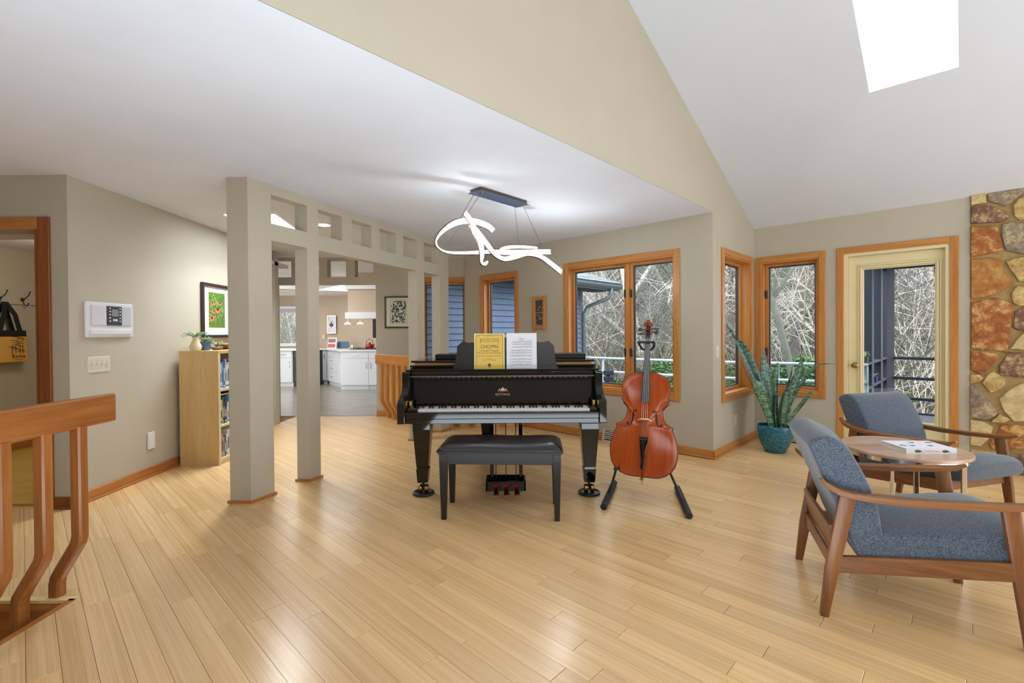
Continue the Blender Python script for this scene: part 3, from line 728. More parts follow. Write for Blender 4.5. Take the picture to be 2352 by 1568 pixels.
q = FW.wall(MB(), a0, a1, .014, zt, 0, [g], T=uC*.042); q.v = [v+uC*.05 for v in q.v]; leaf = q.build('door_leaf', 'paint_cream', dr)
q = MB()
for k, (w, d) in enumerate(((.05, .038), (.03, .030))):
    x0, x1, y0, y1 = g[0]-w, g[1]+w, g[2]-w, g[3]+w; e = .018
    FW.box(q, x0, x0+e, d, .05, y0, y1); FW.box(q, x1-e, x1, d, .05, y0, y1); FW.box(q, x0+e, x1-e, d, .05, y0, y0+e); FW.box(q, x0+e, x1-e, d, .05, y1-e, y1)
q.build('glazing_frame', 'paint_cream', leaf, bevel=.004)
q = MB(); FW.box(q, g[0], g[1], .062, .072, g[2], g[3]); q.build('pane', 'window_glass', leaf)
mk = Matrix.Translation(FW.P(.965, .05, .90)) @ (-uC).to_track_quat('Z', 'Y').to_matrix().to_4x4()
MB().lathe([(.032, 0), (.032, .004), (.012, .008), (.011, .03), (.022, .036), (.029, .05), (.024, .062), (.008, .066)], ax=mk, n=20).build('door_knob', 'brass', leaf, smooth=True)
# coat-room door casing
dr = root('door_2', (-3.9, 3.44, 0), kind='structure')
MB().box(-3.445, -3.357, 3.432, 3.452, 0, 2.13).build('casing', 'oak_dark_z', dr, bevel=.004)
MB().box(-4.6, -3.445, 3.432, 3.452, 2.04, 2.13).build('casing', 'oak_x', dr, bevel=.004)
MB().box(-3.46, -3.445, 3.432, 3.60, 0, 2.04).build('jamb', 'oak_dark_z', dr)
MB().box(-4.6, -3.36, 3.50, 3.512, 0, .012).build('threshold', 'oak_x', dr)
# ------------------------------------------------------------ grand piano
XL, XR, XC = -.848, .702, -.073
pn = thing('grand_piano', 'black polished grand piano with its keyboard facing the camera', 'piano', (XC, 4.2, 0))
def outline(e=0, y0=3.70):
    L = [(XL-e, y0), (XL-e, 4.95)]
    L += [(XL-e+.30*(1-cos(t)), 4.95+.45*sin(t)+e) for t in [pi/2*k/6 for k in range(1, 7)]]   # tail
    tail = (XL+.52, 5.40+e)
    L.append(tail)
    pts = [(-.20+e, 5.32), (-.06+e, 5.16), (.03+e, 4.98), (.12+e, 4.80), (.24+e, 4.64), (.40+e, 4.50), (.56+e, 4.38), (.67+e, 4.22), (XR+e, 4.05), (XR+e, y0)]
    return (L+pts)[::-1]
ol = outline(0, 3.765)
# rim: side wall ring
n = len(ol); cxo = sum(p[0] for p in ol)/n; cyo = sum(p[1] for p in ol)/n
mb = MB(); mb.prism(ol, (0, 0, .60), (1, 0, 0), (0, 1, 0), (0, 0, .335)); mb.build('rim', 'ebony_gloss', pn, bevel=.006, seg=2)
lo = outline(.012, 3.985); MB().prism(lo, (0, 0, .975), (1, 0, 0), (0, 1, 0), (0, 0, .018)).build('lid', 'ebony_gloss', pn, bevel=.004)
fl_ = [(XL-.0, 3.97), (XR+.0, 3.97), (XR, 4.42), (XL, 4.42)]
MB().prism(fl_, (0, 0, 1.017), (1, 0, 0), (0, 1, 0), (0, 0, .016)).build('lid_flap', 'ebony_gloss', pn, bevel=.004)
MB().box(XL+.03, XR-.03, 3.985, 4.38, .993, 1.017).build('lid_edge', 'copper_wood', pn)
MB().box(XL+.17, XR-.045, 4.18, 4.40, 1.033, 1.076).build('prop_rail', 'ebony_satin', pn, bevel=.004)
MB().box(XL+.01, XR-.01, 3.74, 5.0, .935, .975).build('lid_support', 'ebony_gloss', pn)
for x0, x1, nm in ((XL, XL+.058, 'cheek'), (XR-.058, XR, 'cheek')):
    prof = [(3.475, .592), (3.47, .60), (3.47, .725), (3.478, .75), (3.50, .765), (3.535, .775), (3.575, .79), (3.61, .815), (3.63, .845), (3.64, .88), (3.64, .955), (3.65, .966), (3.98, .966), (3.98, .592)]
    m_ = MB().prism(prof, (x0, 0, 0), (0, 1, 0), (0, 0, 1), (x1-x0, 0, 0)); m_.build(nm, 'ebony_gloss', pn, bevel=.005, seg=2)
MB().box(XL+.058, XR-.058, 3.49, 3.72, .592, .628).build('keybed', 'ebony_gloss', pn, bevel=.003)
MB().box(XL+.058, XR-.058, 3.478, 3.515, .628, .678).build('keyslip', 'ebony_gloss', pn, bevel=.004, seg=2)
KX0, KX1 = -.703, .584; kw = (KX1-KX0)/52
for a, b in ((XL+.058, KX0-.003), (KX1+.003, XR-.058)):
    MB().box(a, b, 3.518, 3.72, .628, .70).build('key_block', 'ebony_gloss', pn, bevel=.004)
wk = MB().box(.0004, kw-.0006, 3.522, 3.70, .668, .691)
k0 = wk.build('white_key', 'ivory', pn, bevel=.001)
k0.location = (KX0-XC*0, 0, 0)
bk = MB().prism([(3.590, .69), (3.598, .709), (3.700, .716), (3.70, .69)], (-.006, 0, 0), (0, 1, 0), (0, 0, 1), (.012, 0, 0)); b0 = bk.build('black_key', 'ebony_gloss', pn, bevel=.001)
for i in range(52):
    if i == 0: o = k0
    else: o = k0.copy(); COL.objects.link(o); o.parent = pn
    o.location = (KX0+i*kw, 0, 0)
i0 = 0
first = True
for i in range(51):
    if (i % 7) in (0, 2, 3, 5, 6):      # A# C# D# F# G#
        o = b0 if first else b0.copy()
        if not first: COL.objects.link(o); o.parent = pn
        first = False; o.location = (KX0+(i+1)*kw, 0, 0)
MB().box(KX0, KX1, 3.703, 3.712, .66, .697).build('felt_strip', 'felt_red', pn)
MB().prism([(3.712, .702), (3.722, .702), (3.742, .892), (3.732, .892)], (XL+.06, 0, 0), (0, 1, 0), (0, 0, 1), (XR-XL-.12, 0, 0)).build('fallboard', 'ebony_gloss', pn, bevel=.003)
MB().box(XL+.06, XR-.06, 3.70, 3.745, .892, .908).build('fallboard_rail', 'ebony_gloss', pn, bevel=.003)
mb = MB()
for i in range(34):
    x = XL+.14+i*.04
    if x < XR-.12: mb.box(x, x+.024, 3.699, 3.72, .908, .918)
mb.build('damper_slots', 'ebony_satin', pn)
MB().box(XL+.06, XR-.06, 3.71, 3.76, .905, .93).build('name_rail', 'ebony_gloss', pn)
MB().box(XL+.06, XR-.06, 3.688, 3.70, .920, .929).build('hinge_strip', 'metal_bronze', pn)
MB().box(XL+.06, XR-.06, 3.69, 3.985, .929, .957).build('desk_shelf', 'ebony_gloss', pn, bevel=.004, seg=2)
for x in (XL+.062, XR-.085):
    MB().box(x, x+.022, 3.60, 3.66, .70, .745).box(x+.004, x+.018, 3.592, 3.60, .712, .735).build('lock_plate', 'brass', pn, bevel=.002)
# lettering and crest on the fallboard
un = V((0, .020, .19)).normalized(); fo = V((-.071, 3.7170, .775))
fo = V((-.071, 3.7125+.73*.0, .770)); fo.y = 3.712+(.770-.702)/.19*.02-.0006
m_ = text_mb('ESTONIA', .0235, fo-V((0, .0004, 0)), (1, 0, 0), un, depth=-.0004, spacing=1.35, squash=.95); m_.build('lettering', 'gold_leaf', pn)
m_ = MB(); o_ = fo+un*.047+V((0, -.0008, 0))
def star(m_, c, r, k, a0=0, q=.45):
    vs = [c]+[c+V((1, 0, 0))*(sin(a0+pi*j/k)*r*(1 if j % 2 == 0 else q))+un*(cos(a0+pi*j/k)*r*(1 if j % 2 == 0 else q)) for j in range(2*k)]
    m_.add(vs, [(0, 1+(j+1) % (2*k), 1+j) for j in range(2*k)])
star(m_, o_, .019, 6, 0, .55); star(m_, o_+V((-.024, 0, 0))-un*.002, .010, 5); star(m_, o_+V((.024, 0, 0))-un*.002, .010, 5)
for dx in (-.034, -.014, .014, .034): star(m_, o_+V((dx, 0, 0))-un*.012, .006, 4)
m_.build('crest', 'gold_leaf', pn)
# music desk
def dp(px, py, Y=3.87): return ((px-1174.5)*Y/1083, 1.26-(py-766)*Y/1083)
half = [(1039.3, 852.8), (1044.8, 837.3), (1048.6, 815), (1049.9, 797.5), (1062.5, 786), (1075, 789.5), (1089, 789), (1110, 786), (1135, 780), (1161, 778)]
dk = [dp(*p) for p in half]+[dp(2*1161-p[0], p[1]) for p in half[::-1][1:]]
cx_ = dp(1161, 0)[0]
tz = .10
m_ = MB().prism([(a-cx_, b-.949) for a, b in dk], (cx_, 3.85, .957), (1, 0, 0), (0, tz, 1), (0, .014, 0)); m_.build('music_desk', 'ebony_satin', pn, bevel=.002)
# legs
def piano_leg(x, y):
    m_ = MB(); m_.box(x-.085, x+.085, y-.085, y+.085, .565, .598); lg = m_.build('leg', 'ebony_gloss', pn, bevel=.006, seg=2)
    def loft(lv):
        q = MB()
        for w, z in lv: q.v += [V((x-w, y-w, z)), V((x+w, y-w, z)), V((x+w, y+w, z)), V((x-w, y+w, z))]
        for i in range(len(lv)-1):
            for k in range(4): q.f.append((i*4+k, i*4+(k+1) % 4, i*4+4+(k+1) % 4, i*4+4+k))
        q.f.append((3, 2, 1, 0)); q.f.append(tuple(range(len(lv)*4-4, len(lv)*4))); q.m = [0]*len(q.f); return q
    loft([(.046, .222), (.068, .52), (.068, .565)]).build('leg_shaft', 'ebony_gloss', lg, bevel=.003)
    loft([(.040, .10), (.047, .19), (.047, .205), (.040, .223)]).build('leg_foot', 'ebony_gloss', lg, bevel=.003)
    for s in (-1, 1):
        mk = Matrix.Translation((x+s*.024, y, .048)) @ Matrix.Rotation(pi/2, 4, 'Y')
        MB().lathe([(.008, -.014), (.028, -.014), (.031, -.008), (.031, .008), (.028, .014), (.008, .014)], ax=mk, n=18).build('caster', 'brass', lg, smooth=True)
    MB().tube([(x, y, .10), (x, y, .048)], .010).build('caster_stem', 'steel_dark', lg)
    MB().lathe([(.02, 0), (.078, 0), (.086, .008), (.084, .02), (.07, .024), (.064, .016), (.02, .016)], (x, y, 0), 28).build('caster_cup', 'stand_black', lg, smooth=True)
piano_leg(-.70, 3.70); piano_leg(.60, 3.68); piano_leg(-.27, 4.95)
# lyre
ly = MB().box(-.158-.014, -.158+.014, 3.66, 3.70, .12, .60).box(.066-.014, .066+.014, 3.66, 3.70, .12, .60).build('lyre_post', 'ebony_gloss', pn, bevel=.003)
bx = MB().box(-.204, .102, 3.60, 3.615, .05, .128).box(-.204, -.190, 3.60, 3.75, .05, .135).box(.088, .102, 3.60, 3.75, .05, .135).box(-.19, .088, 3.735, 3.75, .05, .135).box(-.19, .088, 3.61, 3.74, .05, .075)
bx.build('pedal_box', 'ebony_gloss', pn, bevel=.003)
for x in (-.130, -.052, .026):
    MB().tube([(x+.003, 3.67, .09), (x+.003, 3.67, .60)], .0035, 8).build('pedal_rod', 'ebony_satin', pn)
    q = MB().bar([(x, 3.62, .085), (x+.003, 3.58, .078), (x+.008, 3.53, .058), (x+.010, 3.50, .052), (x+.010, 3.485, .053)], [.022, .024, .036, .040, .028], .010, (0, 0, 1))
    q.build('pedal', 'brass', pn, smooth=True)
    MB().box(x-.020, x+.020, 3.594, 3.601, .085, .105).build('pedal_felt', 'felt_red', pn)
# ------------------------------------------------------------ music on the desk
def score(name, label, px0, px1, pyt, mat_, Y=3.80):
    x0, zb = dp(px0, 852, Y)[0], .958; x1 = dp(px1, 852, Y)[0]; zt = dp(0, pyt, Y)[1]
    o = V((x0, Y+.022, zb)); a = V((x1-x0, 0, 0)); b = V((0, tz*(zt-zb), zt-zb))
    r = thing(name, label, 'book' if name == 'music_book' else 'sheet music', ((x0+x1)/2, Y+.03, zb))
    return r, o, a, b
r, o, a, b = score('music_book', 'yellow covered piano music book standing on the music desk', 1088, 1158.5, 766.5, 0)
cn = a.cross(b).normalized()      # toward the camera
MB().obox(o, a, b, -cn*.002).build('front_cover', 'paper_yellow_edge', r)
MB().obox(o+a*.01+b*.004-cn*.002, a*.985, b*.992, -cn*.012).build('pages', 'paper_cream', r)
MB().obox(o-cn*.014, a, b, -cn*.002).build('back_cover', 'paper_yellow_edge', r)
w_, h_ = a.length, b.length; ua, ub = a.normalized(), b.normalized(); f0 = o+cn*.0004
q = MB(); q.add([f0+a*.045+b*.03, f0+a*.955+b*.03, f0+a*.955+b*.97, f0+a*.045+b*.97], [(0, 1, 2, 3)]); q.build('cover_panel', 'paper_yellow', r)
q = MB(); f1 = o+cn*.0007
def rect(q, x0, y0, x1, y1, O=None, A=None, B=None):
    O, A, B = O or f1, A or a, B or b
    q.add([O+A*x0+B*y0, O+A*x1+B*y0, O+A*x1+B*y1, O+A*x0+B*y1], [(0, 1, 2, 3)])
for x0, y0, x1, y1 in ((.05, .035, .95, .045), (.05, .955, .95, .967), (.05, .035, .063, .967), (.937, .035, .95, .967)): rect(q, x0, y0, x1, y1)
for x0, y0, x1, y1 in ((.2, .77, .8, .774), (.24, .865, .76, .869), (.2, .74, .215, .86), (.785, .74, .80, .86)): rect(q, x0, y0, x1, y1)
def tx(q, t, y, sz, sp=1, sq_=1, A=a, B=b, O=None, x=.5, al='CENTER'): return text_mb(t, sz, (O or f1)+A*x+B*y, A, B, 0.0001, al, q, sp, sq_)
tx(q, "SCHIRMER'S LIBRARY", .825, .0145, 1.1); tx(q, "OF MUSICAL CLASSICS", .785, .0135, 1.1); tx(q, 'Vol. 2082', .925, .007, x=.14); tx(q, 'COMPLETE PIANO WORKS', .925, .007); tx(q, 'G', .925, .007, x=.88)
tx(q, 'CHOPIN', .60, .040, .95); tx(q, 'Complete Preludes,', .515, .0205); tx(q, 'Nocturnes and Waltzes', .455, .0205); tx(q, '26 Preludes, 21 Nocturnes, 19 Waltzes', .38, .0125)
tx(q, 'for Piano', .31, .010); tx(q, 'Edited and with Fingering', .275, .010)
cc = f1+a*.5+b*.15
q.add([cc]+[cc+ua*cos(2*pi*k/16)*.013+ub*sin(2*pi*k/16)*.013 for k in range(16)], [(0, 1+k, 1+(k+1) % 16) for k in range(16)])
rect(q, .45, .085, .55, .095)
q.build('cover_print', 'ink_brown', r)
r, o, a, b = score('sheet_music', 'white printed sheet music standing right of the yellow book', 1163, 1232, 766, 0)
cn = a.cross(b).normalized()
MB().obox(o, a*.97, b*.985, -cn*.002).build('page', 'paper_white', r); MB().obox(o-cn*.0025+a*.015, a, b, -cn*.003).build('back_page', 'paper_white', r)
q = MB(); f1 = o+cn*.0005; rr = random.Random(2)
for k, (yy, hh) in enumerate(((.745, .5), (.685, 1), (.61, 1), (.515, .5), (.45, 1), (.375, 1), (.28, .5), (.205, 1), (.135, 1))):
    x0 = .20 if k < 3 else .13
    for j in range(5): rect(q, x0, yy+j*.0075, .86, yy+j*.0075+.0014, f1, a, b)
    rect(q, x0, yy, x0+.004, yy+.03, f1, a, b)
    x = x0+.05
    while x < .85:
        y = yy+rr.random()*.028; rect(q, x, y, x+.014, y+.008, f1, a, b)
        if rr.random() < .8: rect(q, x+.011, y, x+.014, y+.026, f1, a, b)
        x += .017+rr.random()*.025
    for j in range(3):
        x = x0+.15+rr.random()*.4; rect(q, x, yy+.045, x+.12, yy+.048, f1, a, b)
for y, w in ((.86, .10), (.838, .22), (.815, .14)): rect(q, .5-w/2, y, .5+w/2, y+.006, f1, a, b)
rect(q, .78, .80, .86, .806, f1, a, b); rect(q, .15, .065, .8, .069, f1, a, b)
q.build('notes', 'ink_grey', r)
# ------------------------------------------------------------ bench
bt = thing('piano_bench', 'black bench with padded leather seat in front of the piano', 'bench', (-.075, 3.335, 0), rad(-3.2))
for sx in (-1, 1):
    for sy in (-1, 1):
        q = MB(); x, y = sx*.383, sy*.158
        lv = [(.027, .45), (.027, .40), (.017, 0)]
        for w, z in lv: q.v += [V((x-w-(0 if sx > 0 else 0), y-w, z)), V((x+w, y-w, z)), V((x+w, y+w, z)), V((x-w, y+w, z))]
        for i in range(2):
            for k in range(4): q.f.append((i*4+(k+1) % 4, i*4+k, i*4+4+k, i*4+4+(k+1) % 4))
        q.f += [(0, 1, 2, 3), (11, 10, 9, 8)]; q.m = [0]*len(q.f); q.build('leg', 'ebony_satin', bt, world=False, bevel=.002)
MB().box(-.36, .36, -.178, -.158, .378, .452).box(-.36, .36, .158, .178, .378, .452).box(-.402, -.382, -.14, .14, .378, .452).box(.382, .402, -.14, .14, .378, .452).build('apron', 'ebony_satin', bt, world=False, bevel=.002)
MB().box(-.42, .42, -.19, .19, .45, .462).build('seat_base', 'ebony_satin', bt, world=False, bevel=.002)
q = MB(); nx_, ny_ = 24, 12
for j in range(ny_+1):
    for i in range(nx_+1):
        x = -.43+.86*i/nx_; y = -.20+.40*j/ny_; ex = min(1, min(x+.43, .43-x)/.075); ey = min(1, min(y+.2, .2-y)/.085)
        f_ = (1-(1-ex)**2.2)*(1-(1-ey)**2.2); q.v.append(V((x*(1-.012*(1-f_)), y, .474+.040*f_-.003*sin(x*14)*f_)))
for j in range(ny_):
    for i in range(nx_): k = j*(nx_+1)+i; q.f.append((k, k+1, k+nx_+2, k+nx_+1))
e_ = [(i, 0) for i in range(nx_)]+[(nx_, j) for j in range(ny_)]+[(i, ny_) for i in range(nx_, 0, -1)]+[(0, j) for j in range(ny_, 0, -1)]
base_ = len(q.v)
for i, j in e_: v_ = q.v[j*(nx_+1)+i]; q.v.append(V((v_.x*.99, v_.y*.985, .462)))
for k in range(len(e_)):
    a_, b_ = e_[k], e_[(k+1) % len(e_)]; q.f.append((a_[1]*(nx_+1)+a_[0], base_+k, base_+(k+1) % len(e_), b_[1]*(nx_+1)+b_[0]))
q.m = [0]*len(q.f); q.build('seat_pad', 'leather_black', bt, world=False, smooth='all')
q = MB(); q.tube([(-.424, -.196, .466), (.424, -.196, .466), (.424, .196, .466), (-.424, .196, .466)], .004, 6, closed=True); q.build('piping', 'leather_black', bt, world=False)
# ------------------------------------------------------------ cello (local: x right, y up the body, z towards the viewer)
Bc = V((.938, 3.40, .215)); Tc = V((1.092, 3.745, 1.355))
ay = (Tc-Bc).normalized(); ax = (V((1, -.30, 0))-ay*V((1, -.30, 0)).dot(ay)).normalized(); az = ax.cross(ay)
MC = Matrix(((ax.x, ay.x, az.x, Bc.x), (ax.y, ay.y, az.y, Bc.y), (ax.z, ay.z, az.z, Bc.z), (0, 0, 0, 1)))
ce = thing('cello', 'reddish brown varnished cello held upright in a black floor stand', 'cello', Bc, M=MC)
hw = [(0, 0), (.085, 0), (.12, .004), (.16, .020), (.200, .052), (.225, .092), (.238, .145), (.240, .20), (.232, .255), (.218, .300), (.203, .335), (.196, .352), (.206, .361), (.204, .368), (.184, .374), (.162, .386), (.143, .408), (.131, .44), (.127, .475), (.131, .507), (.141, .53), (.156, .545), (.172, .554), (.173, .561), (.164, .571), (.163, .59), (.171, .620), (.179, .650), (.177, .678), (.169, .703), (.154, .728), (.133, .748), (.106, .762), (.075, .772), (.04, .778), (0, .780)]
side = []
for i in range(len(hw)-1):
    a, b = hw[i], hw[i+1]; d = math.hypot(b[0]-a[0], b[1]-a[1]); q = max(1, int(d/.02))
    for j in range(q): side.append((a[0]+(b[0]-a[0])*j/q, a[1]+(b[1]-a[1])*j/q))
side.append(hw[-1])
OUT = side[:-1]+[(-x, y) for x, y in side[::-1] if True][:-1]
OUT = [p for i, p in enumerate(OUT) if i == 0 or p != OUT[i-1]]
n = len(OUT)
def plate(sgn, z0):
    m_ = MB(); rings = [(1.0, -.003), (1.0, .003), (.965, .004), (.93, .0035), (.85, .008), (.72, .015), (.55, .021), (.35, .025), (.15, .027)]
    for k, h in rings:
        for x, y in OUT:
            yy = .36+(y-.36)*(1-(1-k)*.62) if k > .8 else .36+(y-.36)*(k*.9+.14*(k < 1))
            m_.v.append(V((x*k, .36+(y-.36)*(1-(1-k)*1.0), z0+sgn*h)))
    R_ = len(rings)
    for i in range(R_-1):
        for j in range(n):
            f_ = (i*n+j, i*n+(j+1) % n, (i+1)*n+(j+1) % n, (i+1)*n+j); m_.f.append(f_ if sgn > 0 else f_[::-1])
    m_.v.append(V((0, .36, z0+sgn*.0275))); c = len(m_.v)-1
    for j in range(n): f_ = ((R_-1)*n+j, (R_-1)*n+(j+1) % n, c); m_.f.append(f_ if sgn > 0 else f_[::-1])
    m_.m = [0]*len(m_.f); return m_
DP = .118
fp = plate(1, 0); top = fp.build('top_plate', 'spruce_varnish', ce, world=False, smooth='all')
bvh = BVHTree.FromPolygons([tuple(v) for v in fp.v], fp.f)
def surf(x, y, e=.0015):
    h = bvh.ray_cast(V((x, y, .2)), V((0, 0, -1)))[0]; return V((x, y, (h.z if h else .005)+e))
plate(-1, -DP).build('back_plate', 'maple_varnish', ce, world=False, smooth='all')
m_ = MB(); ins = [(x*.975, .36+(y-.36)*.985) for x, y in OUT]
m_.v = [V((x, y, -.002)) for x, y in ins]+[V((x, y, -DP+.002)) for x, y in ins]; m_.f = [(i, n+i, n+(i+1) % n, (i+1) % n) for i in range(n)]; m_.m = [0]*n
m_.build('ribs', 'maple_varnish', ce, world=False, smooth='all')
m_ = MB().tube([V((x*.995, .36+(y-.36)*.998, .001)) for x, y in OUT], .0032, 6, closed=True); m_.build('edge', 'varnish_edge', ce, world=False, smooth='all')
for s in (-1, 1):     # f-holes
    pts = [(.062, .492), (.070, .500), (.078, .496), (.080, .486), (.078, .47), (.076, .44), (.080, .41), (.088, .385), (.098, .366), (.112, .362), (.121, .372), (.118, .384)]
    pts = [(.060, .470), (.064, .482), (.073, .482), (.080, .470), (.083, .448), (.084, .42), (.088, .395), (.096, .372), (.108, .362), (.120, .366), (.124, .378)]
    ws = [.004, .003, .003, .004, .0055, .0065, .0055, .004, .003, .003, .004]
    m_ = MB(); L = [surf(s*x, y) for x, y in pts]
    for i, p in enumerate(L):
        t = (L[min(i+1, len(L)-1)]-L[max(i-1, 0)]).normalized(); w = V((0, 0, 1)).cross(t).normalized()*ws[i]; m_.v += [surf((p-w).x, (p-w).y), surf((p+w).x, (p+w).y)]
    m_.f = [(2*i, 2*i+1, 2*i+3, 2*i+2) for i in range(len(L)-1)]; m_.m = [0]*len(m_.f)
    for c, rr_ in (((.0635, .471), .0075), ((.119, .377), .009)):
        b_ = len(m_.v); m_.v += [surf(s*c[0], c[1], .002)]+[surf(s*c[0]+rr_*cos(2*pi*k/12), c[1]+rr_*sin(2*pi*k/12), .002) for k in range(12)]; m_.f += [(b_, b_+1+k, b_+1+(k+1) % 12) for k in range(12)]; m_.m += [0]*12
    m_.build('sound_hole', 'ink_black', ce, world=False)
# neck, fingerboard, scroll
NK = 1.045
m_ = MB().bar([(0, .765, .012), (0, .80, .018), (0, .9, .020), (0, NK+.02, .012)], [.042, .036, .030, .028], [.05, .034, .028, .026], (0, 0, 1)); m_.build('neck', 'maple_varnish', ce, world=False)
fb = MB(); lv = [(.031, .535, .066), (.028, .65, .060), (.024, .80, .050), (.0165, NK, .030)]
for w, y, z in lv: fb.v += [V((-w, y, z)), V((-w*.6, y, z+.004)), V((w*.6, y, z+.004)), V((w, y, z)), V((w, y, z-.010)), V((-w, y, z-.010))]
for i in range(3):
    for k in range(6): fb.f.append((i*6+k, (i+1)*6+k, (i+1)*6+(k+1) % 6, i*6+(k+1) % 6))
fb.f += [tuple(range(6)), tuple(range(18, 24))[::-1]]; fb.m = [0]*len(fb.f); fb.build('fingerboard', 'ebony_board', ce, world=False)
MB().box(-.018, .018, NK-.002, NK+.006, .018, .0415).build('nut', 'ink_black', ce, world=False)
for s in (-1, 1): MB().prism([(NK, .0), (NK, .032), (NK+.08, .022), (1.155, .006), (1.150, -.015), (NK+.05, -.02)], (s*.013 if s > 0 else -.019, 0, 0), (0, 1, 0), (0, 0, 1), (.006, 0, 0)).build('pegbox_side', 'maple_varnish', ce, world=False, bevel=.001)
MB().box(-.013, .013, NK+.005, 1.15, -.02, -.008).build('pegbox_back', 'maple_varnish', ce, world=False)
m_ = MB(); mk = Matrix.Translation((0, 1.168, -.008)) @ Matrix.Rotation(pi/2, 4, 'Y')
m_.lathe([(.008, -.034), (.011, -.032), (.011, -.026), (.018, -.024), (.018, -.017), (.026, -.014), (.027, -.008), (.022, 0), (.027, .008), (.026, .014), (.018, .017), (.018, .024), (.011, .026), (.011, .032), (.008, .034)], ax=mk, n=18)
m_.tube([(0, 1.14, -.004), (0, 1.17, .016), (0, 1.192, .006), (0, 1.197, -.012)], [.012, .013, .012, .009], 8); m_.build('scroll', 'maple_varnish', ce, world=False, smooth=True)
for s, y, rot in ((-1, 1.118, 1), (-1, 1.082, 0), (1, 1.128, 0), (1, 1.098, 1)):
    m_ = MB().tube([(-s*.028, y, .008), (s*.045, y, .008)], .0045, 8)
    if rot: m_.ball((s*.062, y, .008), .016, 8, (1, 1.05, .35))
    else: m_.tube([(s*.045, y, .008), (s*.056, y, .008), (s*.066, y, .008), (s*.080, y, .008)], [.006, .0085, .006, .0055], 8)
    m_.build('tuning_peg', 'frame_brown', ce, world=False, smooth=True)
# bridge, tailpiece, strings
zb = surf(0, .405).z
br = [(-.050, 0), (-.046, .014), (-.034, .022), (-.036, .045), (-.030, .068), (-.012, .078), (.012, .079), (.030, .070), (.036, .045), (.034, .022), (.046, .014), (.050, 0), (.036, 0), (.024, .016), (0, .022), (-.024, .016), (-.036, 0)]
MB().prism(br, (0, .400, zb-.006), (1, 0, 0), (0, .0, 1), (0, .009, 0)).build('bridge', 'bridge_maple', ce, world=False)
tp = MB(); lv = [(.010, .052, .040), (.014, .075, .042), (.013, .10, .046), (.016, .16, .052), (.027, .24, .060), (.029, .278, .064)]
for w, y, z in lv: tp.v += [V((-w, y, z-.006)), V((-w*.5, y, z)), V((w*.5, y, z)), V((w, y, z-.006)), V((w, y, z-.014)), V((-w, y, z-.014))]
for i in range(5):
    for k in range(6): tp.f.append((i*6+k, i*6+(k+1) % 6, (i+1)*6+(k+1) % 6, (i+1)*6+k))
tp.f += [tuple(range(6))[::-1], tuple(range(30, 36))]; tp.m = [0]*len(tp.f); t_ = tp.build('tailpiece', 'ebony_gloss', ce, world=False)
for k in range(4): MB().lathe([(.001, -.006), (.005, -.005), (.005, .005), (.001, .006)], (-.018+.012*k, .262, .066), 8).build('fine_tuner', 'steel_dark', t_, world=False)
MB().tube([(0, .055, .036), (0, .005, .020), (0, -.006, -.03)], .003, 6).build('tail_cord', 'ebony_satin', ce, world=False)
for k in range(4):
    x0, x1, x2 = -.0105+.007*k, -.021+.014*k, -.018+.012*k; z1 = zb-.006+(.077 if k in (1, 2) else .072)
    MB().tube([(x0, NK, .042), (x1, .404, z1), (x2, .275, .062)], .0011, 5).build('string', 'chrome', ce, world=False)
MB().lathe([(.012, -.02), (.013, 0), (.009, .006), (.009, .014)], n=12, ax=Matrix.Translation((0, -.012, -.055)) @ Matrix.Rotation(pi/2, 4, 'X')).tube([(0, -.012, -.055), (0, -.052, -.055)], .004, 6).tube([(-.02, -.017, -.055), (0, -.017, -.055)], .005, 6).build('endpin', 'brass', ce, world=False)
# ------------------------------------------------------------ cello stand
cs = thing('cello_stand', 'black metal stand with foam feet holding the cello', 'stand', (1.0, 3.6, 0))
def FP(x, y, z): return V((x, y, z))
feet = [((.650, 3.345, .024), (.835, 3.86, .024)), ((1.190, 3.175, .024), (1.305, 3.72, .024))]
hub = V((1.02, 3.64, .31)); cradL, cradR = V((.80, 3.47, .285)), V((1.145, 3.44, .26))
for (a, b), cr_ in zip(feet, (cradL, cradR)):
    a, b = V(a), V(b); mid = a.lerp(b, .42)
    lg = MB().tube([mid, cr_+V((0, .06, .02)), hub+V(((cr_.x-hub.x)*.2, 0, .01))], .0095, 8).build('leg', 'stand_black', cs, smooth=True)
    MB().tube([a, b], .0235, 14).build('foam_foot', 'foam_black', cs, smooth=True)
    for p in (a, b):
        d = (a-b).normalized() if p is a else (b-a).normalized(); MB().tube([p, p+d*.012], .0238, 14).build('end_cap', 'stand_black', cs, smooth=True)
for c_, dx in ((cradL, -.05), (cradR, -.03)):
    MB().tube([hub+V((0, 0, .0)), c_+V((-dx*.4, .05, -.01)), c_+V((dx*.5, -.03, -.02)), c_+V((dx, -.05, -.015))], .008, 8).ball(c_+V((dx, -.055, -.015)), .016, 6).build('cradle_arm', 'foam_black', cs, smooth=True)
colt = MC @ V((-.012, .965, -.045)); 
MB().tube([hub, colt], [.011, .008], 8).build('column', 'stand_black', cs, smooth=True)
yk = [MC @ V(p) for p in ((-.065, 1.005, .052), (-.062, .985, .03), (-.045, .968, -.01), (-.012, .962, -.045), (.03, .968, -.02), (.048, .98, .02), (.046, 1.0, .05))]
MB().tube(yk, .0085, 8).build('neck_yoke', 'foam_black', cs, smooth=True)
MB().tube([MC @ V((-.078, .998, .055)), MC @ V((.052, 1.004, .055))], .0085, 8).build('yoke_bar', 'foam_black', cs, smooth=True)
